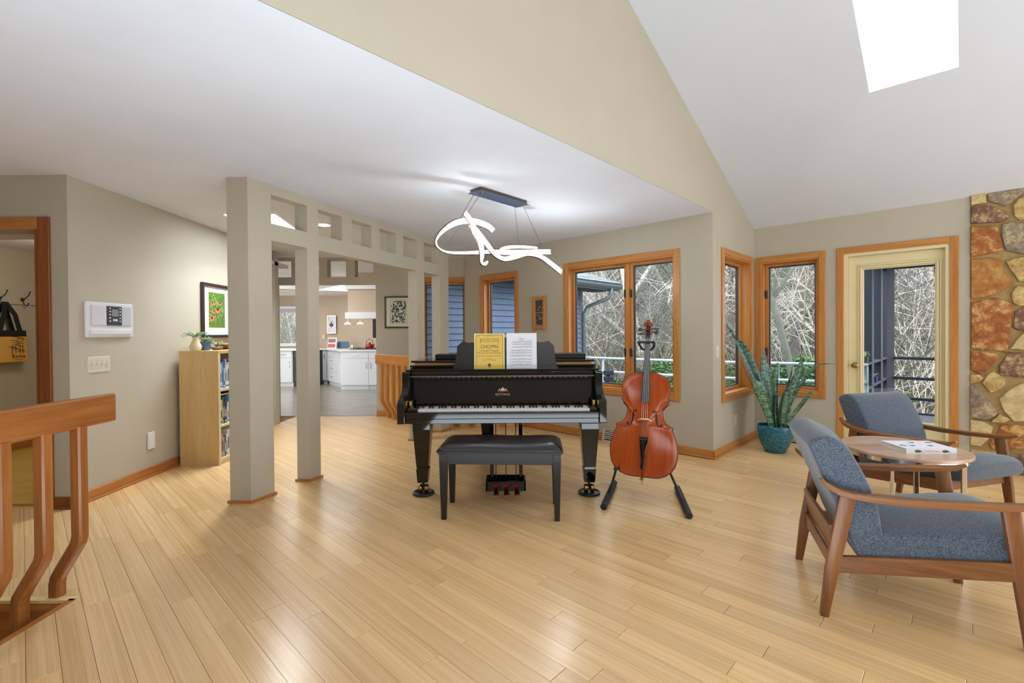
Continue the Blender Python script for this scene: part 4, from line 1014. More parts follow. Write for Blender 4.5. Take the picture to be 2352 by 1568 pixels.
# ------------------------------------------------------------ lounge chairs (local: x forward, y left, z up)
CUSH = [(-.419, .745), (-.405, .772), (-.377, .786), (-.345, .792), (-.318, .785), (-.29, .765), (-.26, .73), (-.21, .63), (-.184, .569), (-.163, .50), (-.150, .42), (-.146, .385), (-.05, .395), (.05, .412), (.20, .438), (.30, .452), (.345, .448), (.375, .430), (.387, .40), (.384, .372), (.370, .348), (.30, .335), (.05, .306), (-.232, .272), (-.262, .34), (-.318, .498), (-.371, .624)]
def lounge_chair(label, M):
    c = thing('armchair', label, 'armchair', (0, 0, 0), M=M, group=None)
    # cushion: the side profile swept across with rounded edges and a crowned middle
    back_i, seat_i = CUSH[:12]+[CUSH[-1]], CUSH[11:]
    q = MB(); n = len(CUSH); secs = []
    cx = sum(p[0] for p in CUSH)/n; cz = sum(p[1] for p in CUSH)/n
    for y in (-.268, -.262, -.245, -.16, -.08, 0, .08, .16, .245, .262, .268):
        k = 1-(abs(y)/.27)**2.2; e = {.268: .010, .262: .003}.get(abs(y), 0); row = []
        for i, (x, z) in enumerate(CUSH):
            a, b = CUSH[i-1], CUSH[(i+1) % n]; nx, nz = (b[1]-a[1]), -(b[0]-a[0]); L = math.hypot(nx, nz) or 1; nx /= L; nz /= L
            nx, nz = -nx, -nz
            cr = 0
            if 12 <= i <= 17: cr = .028*k
            elif 5 <= i <= 10: cr = .018*k
            elif i in (11,): cr = .012*k
            row.append(V((x+nx*(cr-e), y, z+nz*(cr-e))))
        secs.append(row)
    # outward check on one sample: top of the seat must rise
    if secs[5][14].z < CUSH[14][1]:
        for y_i, row in enumerate(secs):
            for i, p in enumerate(row): row[i] = V((2*CUSH[i][0]-p.x, p.y, 2*CUSH[i][1]-p.z))
    q.v = [p for row in secs for p in row]; m = len(secs)
    for j in range(m-1):
        for i in range(n): q.f.append((j*n+i, j*n+(i+1) % n, (j+1)*n+(i+1) % n, (j+1)*n+i))
    t = tessellate_polygon([[V((x, z, 0)) for x, z in CUSH]])
    q.f += [tuple(f) for f in t]+[tuple(k_+(m-1)*n for k_ in f)[::-1] for f in t]; q.m = [0]*len(q.f)
    bm = bmesh.new(); vs = [bm.verts.new(v) for v in q.v]; bm.verts.index_update()
    sf, bf = [], []
    for f in q.f:
        try: bm.faces.new([vs[i] for i in f])
        except ValueError: pass
    bmesh.ops.recalc_face_normals(bm, faces=bm.faces)
    q.v = [v.co.copy() for v in bm.verts]; bm.verts.index_update(); q.f = [tuple(v.index for v in f.verts) for f in bm.faces]; q.m = [0]*len(q.f); bm.free()
    # split in seat and backrest along the crease
    xs = lambda f: (sum((q.v[i].x for i in f))/len(f), sum((q.v[i].z for i in f))/len(f))
    fb = [f for f in q.f if (lambda x, z: z > .395 and x < -.13 or (z > .27 and x < -.2 and x < -.232+(z-.272)*-.0 and z > .30))(*xs(f))]
    fbs = set(fb); fs = [f for f in q.f if f not in fbs]
    for nm, ff in (('backrest', fb), ('seat', fs)):
        m_ = MB(); m_.v = list(q.v); m_.f = ff; m_.m = [0]*len(ff); used = sorted({i for f in ff for i in f}); mp = {u: k for k, u in enumerate(used)}
        m_.v = [q.v[u] for u in used]; m_.f = [tuple(mp[i] for i in f) for f in ff]; m_.build(nm, 'tweed', c, world=False, smooth=True)
    for s in (-1, 1):
        y = s*.2855
        MB().bar([(-.379, y+s*.006, .609), (-.365, y+s*.004, .592), (-.34, y, .574), (-.312, y, .560), (-.267, y, .550), (-.194, y, .543), (-.065, y, .541), (.087, y, .548), (.22, y, .558), (.31, y, .568), (.356, y-s*.008, .588)],
                 [.018, .034, .046, .052, .056, .058, .058, .056, .052, .044, .022], [.012, .018, .024, .027, .028, .028, .028, .027, .026, .022, .010], (0, 0, 1)).build('armrest', 'walnut_x', c, world=False, smooth=True)
        MB().bar([(-.364, s*.279, 0), (-.335, s*.279, .21), (-.275, s*.279, .545)], [.030]*3, [.032, .050, .060], (1, 0, 0)).build('leg', 'walnut_z', c, world=False, smooth=True)
        MB().bar([(.325, s*.279, 0), (.300, s*.279, .25), (.262, s*.279, .552)], [.030]*3, [.032, .050, .056], (1, 0, 0)).build('leg', 'walnut_z', c, world=False, smooth=True)
        MB().prism([(-.315, .203), (.296, .272), (.290, .345), (-.308, .275)], (0, s*.279-.012, 0), (1, 0, 0), (0, 0, 1), (0, .024, 0)).build('side_rail', 'walnut_x', c, world=False, bevel=.003)
    MB().prism([(-.345, .40), (-.318, .26), (-.300, .262), (-.326, .402)], (0, -.265, 0), (1, 0, 0), (0, 0, 1), (0, .53, 0)).build('back_rail', 'walnut_x', c, world=False, bevel=.003)
    MB().box(-.338, -.318, -.265, .265, .205, .262).build('rear_stretcher', 'walnut_x', c, world=False, bevel=.003)
    MB().prism([(.27, .27), (.295, .272), (.29, .335), (.268, .33)], (0, -.265, 0), (1, 0, 0), (0, 0, 1), (0, .53, 0)).build('front_rail', 'walnut_x', c, world=False, bevel=.003)
    return c
M1 = Matrix.Translation((1.819, 2.206, 0)) @ Matrix.Rotation(rad(-21.59), 4, 'Z'); M2 = Matrix.Translation((2.84, 3.241, 0)) @ Matrix.Rotation(rad(-74.56), 4, 'Z')
ch = lounge_chair('grey tweed armchair with walnut arms nearest the camera, cut by the right edge', M1)
copy_tree(ch, M2, 'grey tweed armchair with walnut arms behind the round table, before the glass door')
# ------------------------------------------------------------ round side table and book
tt = thing('side_table', 'round wooden side table on chrome legs between the armchairs', 'table', (2.355, 2.835, 0))
TZ = .558
MB().lathe([(.02, TZ-.020), (.305, TZ-.020), (.312, TZ-.016), (.312, TZ-.003), (.309, TZ), (.02, TZ)], (2.355, 2.835, 0), 64).build('table_top', 'maple_top', tt, smooth=True)
MB().lathe([(.285, TZ-.045), (.294, TZ-.045), (.294, TZ-.020), (.285, TZ-.020)], (2.355, 2.835, 0), 64).build('apron_ring', 'chrome', tt, smooth=True)
for a in (rad(-118), rad(-28), rad(62), rad(152)):
    x, y = 2.355+.275*cos(a), 2.835+.275*sin(a); q = MB(); q.box(-.011, .011, -.011, .011, 0, TZ-.022); q.xf(Matrix.Translation((x, y, 0)) @ Matrix.Rotation(a, 4, 'Z')); q.build('leg', 'chrome', tt, bevel=.002)
q = MB().box(-.27, .27, -.009, .009, 0.0, .016); q.xf(Matrix.Translation((2.355, 2.835, 0)) @ Matrix.Rotation(rad(-118), 4, 'Z'))
q2 = MB().box(-.27, .27, -.009, .009, 0.0, .0155); q2.xf(Matrix.Translation((2.355, 2.835, 0)) @ Matrix.Rotation(rad(-28), 4, 'Z')); q.add(q2.v, q2.f); q.build('foot_cross', 'chrome', tt)
bM = Matrix.Translation((2.385, 2.77, TZ+.0005)) @ Matrix.Rotation(rad(-3), 4, 'Z')
bk_ = thing('book', 'white hardback book lying on the round side table', 'book', (0, 0, 0), M=bM)
bw, bh, bt_ = .275, .20, .030
MB().box(-bw/2, bw/2, -bh/2, bh/2, 0, .003).box(-bw/2, bw/2, -bh/2, bh/2, bt_-.003, bt_).box(-bw/2, bw/2, -bh/2, -bh/2+.003, .003, bt_-.003).build('cover', 'paper_white', bk_, world=False)
MB().box(-bw/2+.004, bw/2-.004, -bh/2+.003, bh/2-.005, .003, bt_-.003).build('pages', 'paper_cream', bk_, world=False)
q = MB(); rr = random.Random(4)
for k in range(5):
    x, y = -.10+.05*k, rr.uniform(-.05, .06); P = [V((x+.02*cos(t)*rr.uniform(.5, 1.2), y+.014*sin(t)*rr.uniform(.6, 1.3), bt_+.0004)) for t in [2*pi*j/9 for j in range(9)]]; q.add(P, [tuple(range(9))])
q.build('cover_print', 'pot_blue', bk_, world=False)
q = MB()
for cx_, c0 in ((-.075, .010), (.075, .010)):
    P = [V((cx_+.018*cos(t), -bh/2-.0006, .014+.008*sin(t))) for t in [2*pi*j/10 for j in range(10)]]; q.add(P, [tuple(range(10))])
    q.add([(cx_+.015, -bh/2-.0006, .012), (cx_+.03, -bh/2-.0006, .006), (cx_+.016, -bh/2-.0006, .018)], [(0, 1, 2)])
q.build('spine_print', 'pot_green', bk_, world=False)
q = MB(); text_mb('The Backyard Birds', .011, V((0, -bh/2-.0007, .011)), (1, 0, 0), (0, 0, 1), 0, 'CENTER', q); q.build('spine_lettering', 'flower_red', bk_, world=False)
# ------------------------------------------------------------ snake plant
px0, py0 = 2.755, 4.93
sp = thing('snake_plant', 'tall snake plant in a speckled teal pot standing in the corner', 'plant', (px0, py0, 0))
MB().lathe([(.02, 0), (.085, 0), (.098, .006), (.135, .075), (.158, .15), (.168, .225), (.170, .275), (.166, .281), (.158, .278), (.155, .24), (.02, .235)], (px0, py0, 0), 40).build('pot', 'teal_glaze', sp, smooth=True)
MB().lathe([(.01, .243), (.152, .243), (.15, .248), (.01, .25)], (px0, py0, 0), 30).build('soil', 'soil', sp, smooth=True)
def leaf(pts, w_, tilt=0, mat_='snake_leaf', yo=0, tw=0):
    # pts: (dx, dz) as seen from the front, in metres from the pot axis at floor height
    w = w_*1.25; n_ = 12; m_ = MB(); P = []
    for i in range(n_+1):
        t = i/n_*(len(pts)-1); k = min(int(t), len(pts)-2); f_ = t-k
        p0, p1, p2, p3 = pts[max(k-1, 0)], pts[k], pts[k+1], pts[min(k+2, len(pts)-1)]
        c_ = [.5*((2*p1[j])+(-p0[j]+p2[j])*f_+(2*p0[j]-5*p1[j]+4*p2[j]-p3[j])*f_*f_+(-p0[j]+3*p1[j]-3*p2[j]+p3[j])*f_**3) for j in (0, 1)]
        P.append(V((px0+c_[0], py0+yo+tilt*(c_[1]-.25), c_[1])))
    for i, p in enumerate(P):
        s = i/n_; w = w; ww = w*(.62+.75*s if s < .5 else (1-((s-.5)/.5)**2.4))*.5+.0006
        if s < .5: ww = w*(.55+.9*s)*.5
        t = (P[min(i+1, n_)]-P[max(i-1, 0)]).normalized(); a_ = tw*(1+s*.4); side_ = V((cos(a_), sin(a_), 0)); side_ = (side_-t*side_.dot(t)).normalized(); nn = t.cross(side_)
        m_.v += [p-side_*ww, p-side_*ww*.4+nn*ww*.22, p+side_*ww*.4+nn*ww*.22, p+side_*ww, p+side_*ww*.4+nn*ww*.22+nn*.003, p-side_*ww*.4+nn*ww*.22+nn*.003]
    for i in range(n_):
        for k in range(6): m_.f.append((i*6+k, i*6+(k+1) % 6, (i+1)*6+(k+1) % 6, (i+1)*6+k))
    m_.m = [0]*len(m_.f); m_.build('leaf', mat_, sp, smooth='all')
def L(*pp): return [((x-1779)/219.4, (1036-y)/219.4) for x, y in pp]
leaf(L((1768, 985), (1756, 935), (1735, 880), (1705, 805), (1688, 772), (1668, 740)), .075, .05, yo=-.03, tw=.5)
leaf(L((1774, 985), (1765, 930), (1752, 890), (1735, 840), (1721, 800), (1710, 779)), .070, .1, yo=.02, tw=-.3)
leaf(L((1762, 985), (1745, 935), (1725, 893), (1705, 855), (1686, 812)), .045, -.05, yo=-.06, tw=.9)
leaf(L((1766, 985), (1752, 940), (1737, 905), (1722, 880), (1714, 868)), .11, -.15, yo=-.07, tw=.2)
leaf(L((1778, 985), (1773, 930), (1768, 880), (1764, 840), (1768, 803)), .085, .1, yo=.03, tw=.15)
leaf(L((1782, 985), (1776, 930), (1760, 875), (1752, 845), (1749, 824)), .05, .2, yo=.07, tw=-.4)
leaf(L((1771, 985), (1768, 940), (1762, 890), (1757, 862), (1751, 838)), .05, -.1, yo=-.04, tw=.5)
leaf(L((1783, 985), (1787, 925), (1789, 885), (1787, 850), (1784, 833), (1800, 818)), .045, .2, yo=.06, tw=.6)
leaf(L((1787, 985), (1790, 930), (1793, 880), (1799, 850), (1805, 832)), .05, .15, yo=.05, tw=-.2)
leaf(L((1789, 985), (1799, 930), (1812, 880), (1822, 845), (1826, 817)), .075, -.1, yo=-.04, tw=.15)
leaf(L((1792, 985), (1808, 930), (1833, 885), (1850, 850), (1856, 812)), .062, .1, yo=.05, tw=.5)
leaf(L((1793, 985), (1806, 935), (1824, 893), (1850, 855), (1875, 836), (1910, 836)), .055, -.05, yo=-.02, tw=.3)
leaf(L((1794, 985), (1803, 945), (1822, 905), (1848, 868), (1868, 840)), .055, .2, yo=.07, tw=.2)
leaf(L((1786, 985), (1788, 945), (1790, 915), (1790, 885)), .062, -.15, yo=-.07, tw=.1)
leaf(L((1793, 985), (1797, 955), (1798, 930), (1796, 906)), .05, -.1, yo=-.05, tw=-.3)
leaf(L((1796, 985), (1810, 948), (1822, 920), (1830, 900)), .045, .1, yo=.02, tw=.9)
leaf(L((1776, 985), (1772, 955), (1770, 925), (1773, 895)), .05, -.1, yo=-.06, tw=.7)
leaf(L((1790, 985), (1800, 940), (1818, 895), (1832, 862), (1838, 838)), .055, .15, yo=.04, tw=.7)
leaf(L((1795, 985), (1812, 952), (1838, 915), (1858, 885)), .05, -.1, yo=-.04, tw=.2)
leaf(L((1780, 985), (1780, 930), (1778, 885), (1775, 850)), .06, .25, yo=.08, tw=-.1)
MB().lathe([(.004, .25), (.010, .30), (.007, .38), (.002, .45)], (px0+.055, py0-.06, 0), 8).build('dried_stalk', 'stem_brown', sp, smooth=True)
# ------------------------------------------------------------ ribbon pendant lamp
CC = V((-.10, 4.04, 0)); ca = rad(42); uL = V((sin(ca), cos(ca), 0)); nL = V((cos(ca), -sin(ca), 0))
pl_ = thing('pendant_lamp', 'white glowing ribbon pendant lamp hanging from the ceiling above the piano', 'lamp', (CC.x, CC.y, H))
def LP(s, z, d=0): return CC+uL*s+nL*d+V((0, 0, z))
m_ = MB(); m_.obox(LP(-.285, H-.032, -.075), uL*.60, nL*.15, V((0, 0, .004))); m_.build('canopy_plate', 'metal_canopy', pl_, bevel=.001)
m_ = MB(); m_.obox(LP(-.27, H-.028, -.062), uL*.57, nL*.124, V((0, 0, .028))); m_.build('canopy', 'metal_bronze', pl_)
R1 = [(-0.174, 2.092), (-0.224, 2.129), (-0.336, 2.151), (-0.452, 2.137), (-0.541, 2.092), (-0.607, 2.021), (-0.62, 1.959), (-0.572, 1.918), (-0.477, 1.899), (-0.307, 1.912), (-0.091, 1.942), (0.183, 1.969), (0.486, 2.012), (0.713, 2.043)]
R2 = [(-0.485, 2.182), (-0.422, 2.128), (-0.369, 2.068), (-0.307, 1.991), (-0.267, 1.908), (-0.243, 1.84), (-0.177, 1.83), (-0.1, 1.862)]
R3 = [(-0.384, 2.123), (-0.337, 2.085), (-0.274, 2.024), (-0.192, 1.971), (-0.091, 1.917), (0.042, 1.896), (0.183, 1.93), (0.3, 1.967), (0.433, 1.959), (0.561, 1.919), (0.758, 1.845)]
R4 = [(0.061, 1.988), (0.184, 2.026), (0.382, 2.057), (0.596, 2.073)]
R5 = [(-0.391, 2.168), (-0.32, 2.192), (-0.256, 2.168), (-0.216, 2.139)]
def crom(P, k=6):
    o = []
    for i in range(len(P)-1):
        p0, p1, p2, p3 = P[max(i-1, 0)], P[i], P[i+1], P[min(i+2, len(P)-1)]
        for j in range(k):
            t = j/k; o.append(tuple(.5*(2*p1[c]+(-p0[c]+p2[c])*t+(2*p0[c]-5*p1[c]+4*p2[c]-p3[c])*t*t+(-p0[c]+3*p1[c]-3*p2[c]+p3[c])*t**3) for c in range(len(p1))))
    o.append(tuple(P[-1])); return o
def ribbon(P, W_, D_, tw=None):
    """W_: widths; tw: turn of the ribbon's width direction (0 = in the hanging plane, 90 = across it)"""
    n = len(P); pts = crom([(p[0], p[1], D_[min(i, len(D_)-1)] if isinstance(D_, (list, tuple)) else D_, W_[i]*.70, rad(tw[i] if tw else 20)) for i, p in enumerate(P)])
    g, f = MB(), MB(); Pw = [LP(a[0], a[1], a[2]) for a in pts]; m = len(Pw)
    for i, p in enumerate(Pw):
        t = (Pw[min(i+1, m-1)]-Pw[max(i-1, 0)]).normalized(); e = t.cross(nL).normalized()  # in-plane width
        w = (e*cos(pts[i][4])+nL*sin(pts[i][4])).normalized(); b = t.cross(w).normalized()
        if b.dot(nL) < 0: b = -b
        h = pts[i][3]/2; k = .010
        g.v += [p-w*h+b*k, p+w*h+b*k, p+w*h, p-w*h]; f.v += [p-w*(h+.0035), p+w*(h+.0035), p+w*(h+.0035)-b*.010, p-w*(h+.0035)-b*.010]
    for q in (g, f):
        for i in range(m-1):
            for c in range(4): q.f.append((i*4+c, i*4+(c+1) % 4, i*4+4+(c+1) % 4, i*4+4+c))
        q.f += [(0, 1, 2, 3), tuple(range(m*4-4, m*4))]; q.m = [0]*len(q.f)
    fr = f.build('ribbon_frame', 'metal_bronze', pl_); g.build('light_strip', 'lamp_glow', fr)
ribbon(R1, [.055, .06, .06, .06, .055, .045, .04, .038, .04, .045, .05, .055, .06, .06], [.10, .08, .05, .02, -.02, -.06, -.09, -.10, -.09, -.05, .0, .03, .02, .0], [10, 10, 15, 25, 35, 50, 60, 65, 65, 60, 45, 20, 5, 0])
ribbon(R2, [.055, .055, .06, .065, .065, .055, .045, .02], [.10, .10, .09, .08, .06, .03, .0, -.04], [5, 0, 0, 0, 10, 30, 60, 75])
ribbon(R3, [.05, .055, .06, .06, .06, .055, .05, .05, .055, .06, .06], [.05, .06, .07, .06, .04, .02, .03, .06, .09, .10, .10], [10, 5, 0, 10, 25, 35, 30, 30, 25, 5, 0])
ribbon(R4, [.02, .03, .035, .035], [-.04, -.06, -.07, -.07], [60, 60, 60, 60]); ribbon(R5, [.02, .03, .03, .03], [-.05, -.07, -.05, 0], [60, 60, 60, 60])
for (a, da), (b, db) in (((-.245, -.045), (-.40, -.05)), ((-.245, .045), (-.565, .0)), ((.255, -.045), (.33, -.06)), ((.255, .045), (.53, .05))):
    z = 2.17 if b == -.40 else 1.95 if b < -.5 else 2.06
    MB().tube([LP(a, H-.03, da), LP(b, z, db)], .0016, 5).build('cable', 'steel_dark', pl_)
    MB().lathe([(.006, -.012), (.006, 0)], LP(a, H-.032, da), 10).build('cable_ferrule', 'chrome', pl_)
for s_, z_, w_ in ((-.42, 1.99, 4), (.12, 1.95, 4), (.80, 1.86, 9)):
    p_ = LP(s_, z_, .03); point('pendant_lamp_glow', p_, w_, (.93, .97, 1), .02)
# ------------------------------------------------------------ recessed lights
def canlight(x, y, z, label, r=.085):
    c = thing('ceiling_light', label, 'lamp', (x, y, z))
    MB().lathe([(r*.78, -.002), (r, -.006), (r+.012, -.004), (r+.012, 0), (r*.78, 0)], (x, y, z), 28).build('trim_ring', 'paint_white', c, smooth=True)
    MB().lathe([(.002, -.004), (r*.8, -.004), (r*.8, -.001)], (x, y, z), 24).build('lens', 'can_glow', c)
canlight(-2.01, 5.08, H, 'round recessed light in the hall ceiling seen through the lattice')
# ------------------------------------------------------------ stair railings with kinked balusters
def railing(label, a, b, first, step, count, n, top=.96, hgt=.145, mat_='oak_y', side=(-1, 0, 0), lowest=-.13, bm_='oak_z'):
    a, b = V(a), V(b); u = (b-a).normalized(); sd = V(side).normalized(); r = thing('stair_railing', label, 'railing', a)
    m_ = MB(); m_.obox(a+V((0, 0, top-hgt))-sd*.020, u*(b-a).length, sd*.040, V((0, 0, hgt))); m_.build('top_rail', mat_, r, bevel=.010, seg=3)
    for k in range(count):
        p = a+u*(first+step*k); z0 = top-hgt
        path = [p+V((0, 0, z0+.01)), p+V((0, 0, z0-.2)), p+V((0, 0, .30)), p+V((0, 0, .262))+sd*.008, p+V((0, 0, .225))+sd*.03, p+V((0, 0, .13))+sd*.088, p+V((0, 0, .095))+sd*.108, p+V((0, 0, .06))+sd*.115, p+V((0, 0, lowest))+sd*.115]
        q = MB(); sec = []
        for i, c in enumerate(path):
            t = (path[min(i+1, len(path)-1)]-path[max(i-1, 0)]).normalized(); w = u; e = t.cross(w).normalized(); h = .026; cc_ = .72
            q.v += [c+w*h*x+e*h*y for x, y in ((-1, -cc_), (-1, cc_), (-cc_, 1), (cc_, 1), (1, cc_), (1, -cc_), (cc_, -1), (-cc_, -1))]
        for i in range(len(path)-1):
            for j in range(8): q.f.append((i*8+j, i*8+(j+1) % 8, i*8+8+(j+1) % 8, i*8+8+j))
        q.f += [tuple(range(8))[::-1], tuple(range(len(q.v)-8, len(q.v)))]; q.m = [0]*len(q.f)
        q.build('baluster', bm_, r)
    return r
railing('oak stair railing with kinked balusters at the left foreground', (-2.10, 2.48, 0), (-2.10, -.6, 0), .20, .175, 15, 0, mat_='oak_rail', bm_='oak_baluster')
railing('oak railing behind the partition, from the kitchen opening to the lattice end', (-2.045, 7.12, 0), (-1.03, 5.98, 0), .17, .172, 8, 0, mat_='oak_D', side=(.72, .69, 0), lowest=.0)
railing('low oak railing behind the piano between lattice end and window wall', (-.80, 6.24, 0), (.33, 6.27, 0), .08, .20, 6, 0, mat_='oak_x', side=(0, 1, 0), lowest=.0)
pan = MB().obox((-1.86, 7.14, .0), V((.98, -1.02, 0)), V((.014, .0135, 0)), V((0, 0, .80))); struct(pan, 'trim_4', 'bamboo_panel')
struct(MB().box(-.80, .28, 6.40, 6.42, 0, .80), 'trim_5', 'bamboo_panel')
# ------------------------------------------------------------ left wall
def wp(F, s, z, d=0): return F.P(s, d, z)
al = thing('alarm_panel', 'white alarm keypad panel on the left wall above the light switches', 'alarm panel', FA.P(.35, 0, 1.25))
q = MB(); FA.box(q, .117, .578, -.022, 0, 1.25, 1.527); q.build('housing', 'plastic_white', al, bevel=.010, seg=3)
q = MB(); FA.box(q, .160, .298, -.030, -.02, 1.345, 1.50); q.build('left_door', 'plastic_light', al, bevel=.003)
q = MB(); FA.box(q, .448, .548, -.030, -.02, 1.345, 1.50); q.build('right_door', 'plastic_grey', al, bevel=.003)
q = MB(); FA.box(q, .304, .443, -.033, -.02, 1.345, 1.50); kp = q.build('keypad', 'plastic_dark', al, bevel=.002)
q = MB(); FA.box(q, .342, .406, -.035, -.032, 1.418, 1.475); q.build('screen', 'lcd', kp)
for s, z in [(s, 1.38+.0255*k) for s in (.325, .424) for k in range(5)]:
    q = MB(); FA.box(q, s-.007, s+.007, -.036, -.032, z-.005, z+.005); q.build('button', 'plastic_white', kp, bevel=.002)
for s in (.363, .387):
    q = MB(); mk = Matrix.Translation(FA.P(s, -.032, 1.388)) @ V((1, 0, 0)).to_track_quat('Z', 'Y').to_matrix().to_4x4(); q.lathe([(.002, .004), (.010, .003), (.010, 0)], ax=mk, n=16); q.build('button', 'plastic_white', kp)
q = MB(); FA.box(q, .150, .552, -.032, -.02, 1.272, 1.315); q.build('front_ridge', 'plastic_white', al, bevel=.010, seg=3)
swt = thing('light_switch', 'cream four-toggle switch plate on the left wall below the alarm panel', 'light switch', FA.P(.25, 0, .98))
q = MB(); FA.box(q, .147, .353, -.006, 0, .978, 1.101); q.build('plate', 'plastic_cream', swt, bevel=.003)
for k in range(4):
    s = .178+.048*k; q = MB(); q.prism([(-.006, -.008), (.006, -.008), (.004, .010), (-.004, .010)], FA.P(s, -.006, 1.04), uA, (0, 0, 1), (.012, 0, .004)); q.build('toggle', 'plastic_cream', swt)
    for z in (1.010, 1.068):
        q = MB(); FA.box(q, s-.002, s+.002, -.0072, -.006, z-.002, z+.002); q.build('screw', 'steel_dark', swt)
bo = thing('wall_plate', 'white blank outlet cover low on the left wall', 'outlet cover', FA.P(.78, 0, .24))
q = MB(); FA.box(q, .740, .826, -.012, 0, .245, .395); q.build('plate', 'plastic_white', bo, bevel=.004); q = MB(); FA.box(q, .755, .811, -.015, -.011, .27, .37); q.build('cover', 'plastic_white', bo, bevel=.004)
# picture with flowers
def frame_pic(name, label, F, s0, s1, z0, z1, fm, fw_, mw, th=.03, cat='picture'):
    r = thing(name, label, cat, F.P((s0+s1)/2, 0, z0))
    q = MB(); F.box(q, s0, s0+fw_, -th, -.002, z0, z1); F.box(q, s1-fw_, s1, -th, -.002, z0, z1); F.box(q, s0+fw_, s1-fw_, -th, -.002, z0, z0+fw_); F.box(q, s0+fw_, s1-fw_, -th, -.002, z1-fw_, z1); q.build('frame', fm, r, bevel=.003)
    q = MB(); F.box(q, s0+fw_, s1-fw_, -.012, -.004, z0+fw_, z1-fw_); q.build('mat_board', mw, r); return r
s0, s1, z0, z1 = 1.51, 2.05, 1.233, 1.823
fp_ = frame_pic('framed_picture', 'dark framed picture of pink coneflowers above the bookcase', FA, s0, s1, z0, z1, 'frame_brown', .032, 'matboard')
a0, a1, b0_, b1_ = s0+.125, s1-.125, z0+.115, z1-.095
q = MB(); FA.box(q, a0-.006, a1+.006, -.0135, -.012, b0_-.006, b1_+.006); q.build('print_border', 'paper_yellow_edge', fp_)
q = MB(); FA.box(q, a0, a1, -.0145, -.0135, b0_, b1_); q.build('print', 'art_green', fp_)
rr = random.Random(8)
q = MB(); q2 = MB(); q3 = MB(); q4 = MB()
def blob(q, s, z, rs, rz, a=0, d=-.0150, k=9): q.add([FA.P(s+rs*cos(t)*cos(a)-rz*sin(t)*sin(a), d, z+rs*cos(t)*sin(a)+rz*sin(t)*cos(a)) for t in [2*pi*j/k for j in range(k)]], [tuple(range(k))])
for k in range(26): blob(q3, rr.uniform(a0+.02, a1-.02), rr.uniform(b0_+.02, b1_-.02), .010, rr.uniform(.02, .045), rr.uniform(0, 3), -.0148)
for cx_, cz_, sc_ in ((a0+.155, b0_+.20, 1.1), (a0+.06, b0_+.27, .8), (a0+.05, b0_+.10, .9), (a0+.20, b0_+.27, .7), (a0+.085, b0_+.13, .6), (a0+.04, b0_+.19, .6)):
    for k in range(9):
        t = pi+pi*k/8; blob(q if k % 2 else q2, cx_+.028*sc_*cos(t), cz_+.026*sc_*sin(t), .008*sc_, .024*sc_, t+pi/2, -.0152-.0001*k)
    blob(q4, cx_, cz_, .020*sc_, .013*sc_, 0, -.0165)
q.build('petals', 'flower_red', fp_); q2.build('petals', 'flower_pink', fp_); q3.build('leaves', 'art_lime', fp_); q4.build('flower_hearts', 'frame_brown', fp_)
q = MB(); FA.box(q, s0+.03, s1-.03, -.022, -.020, z0+.03, z1-.03); q.build('glass', 'window_glass', fp_)
# ------------------------------------------------------------ bookcase
bc = thing('bookcase', 'pale birch bookcase standing against the left wall', 'bookcase', (-3.03, 4.95, 0))
X0, X1, Y0, Y1, BZ = -3.215, -2.833, 4.555, 5.40, 1.112
MB().box(X0, X1-.004, Y0, Y0+.03, 0, BZ-.03).build('side_panel', 'birch', bc, bevel=.001); MB().box(X0, X1-.004, Y1-.03, Y1, 0, BZ-.03).build('side_panel', 'birch', bc, bevel=.001)
MB().box(X0, X1, Y0, Y1, BZ-.03, BZ).build('top_board', 'birch', bc, bevel=.001)
MB().box(X0, X0+.008, Y0+.03, Y1-.03, .04, BZ-.03).build('back_panel', 'birch', bc)
for y in (Y0, Y1-.03): MB().box(X1-.004, X1, y, y+.03, 0, BZ-.03).build('edge_strip', 'birch_front', bc)
MB().box(X0+.02, X1-.01, Y0+.03, Y1-.03, 0, .04).build('plinth', 'birch_front', bc)
shz = [.04, .385, .735]
for z in shz: MB().box(X0+.008, X1-.003, Y0+.03, Y1-.03, z-.022+(.0 if z > .1 else .022-.0), z+(0 if z > .1 else .018)).build('shelf', 'birch_front', bc)
bcol = [(190, 40, 48), (224, 226, 232), (66, 120, 196), (120, 170, 224), (236, 236, 240), (228, 214, 176), (36, 40, 60), (240, 240, 240), (90, 120, 80), (196, 200, 190), (84, 60, 130), (64, 150, 90), (90, 160, 190), (170, 160, 150), (216, 120, 60), (150, 36, 40), (40, 40, 44), (200, 180, 120), (60, 90, 120), (220, 220, 214)]
bn = ['crimson', 'pale grey', 'blue', 'sky blue', 'white', 'tan', 'navy', 'off-white', 'sage green', 'light grey', 'purple', 'green', 'teal', 'grey brown', 'orange', 'dark red', 'black', 'sand', 'slate blue', 'ivory']
for i, c in enumerate(bcol): mat('book_%s' % bn[i].replace(' ', '_').replace('-', '_'), c, .5)
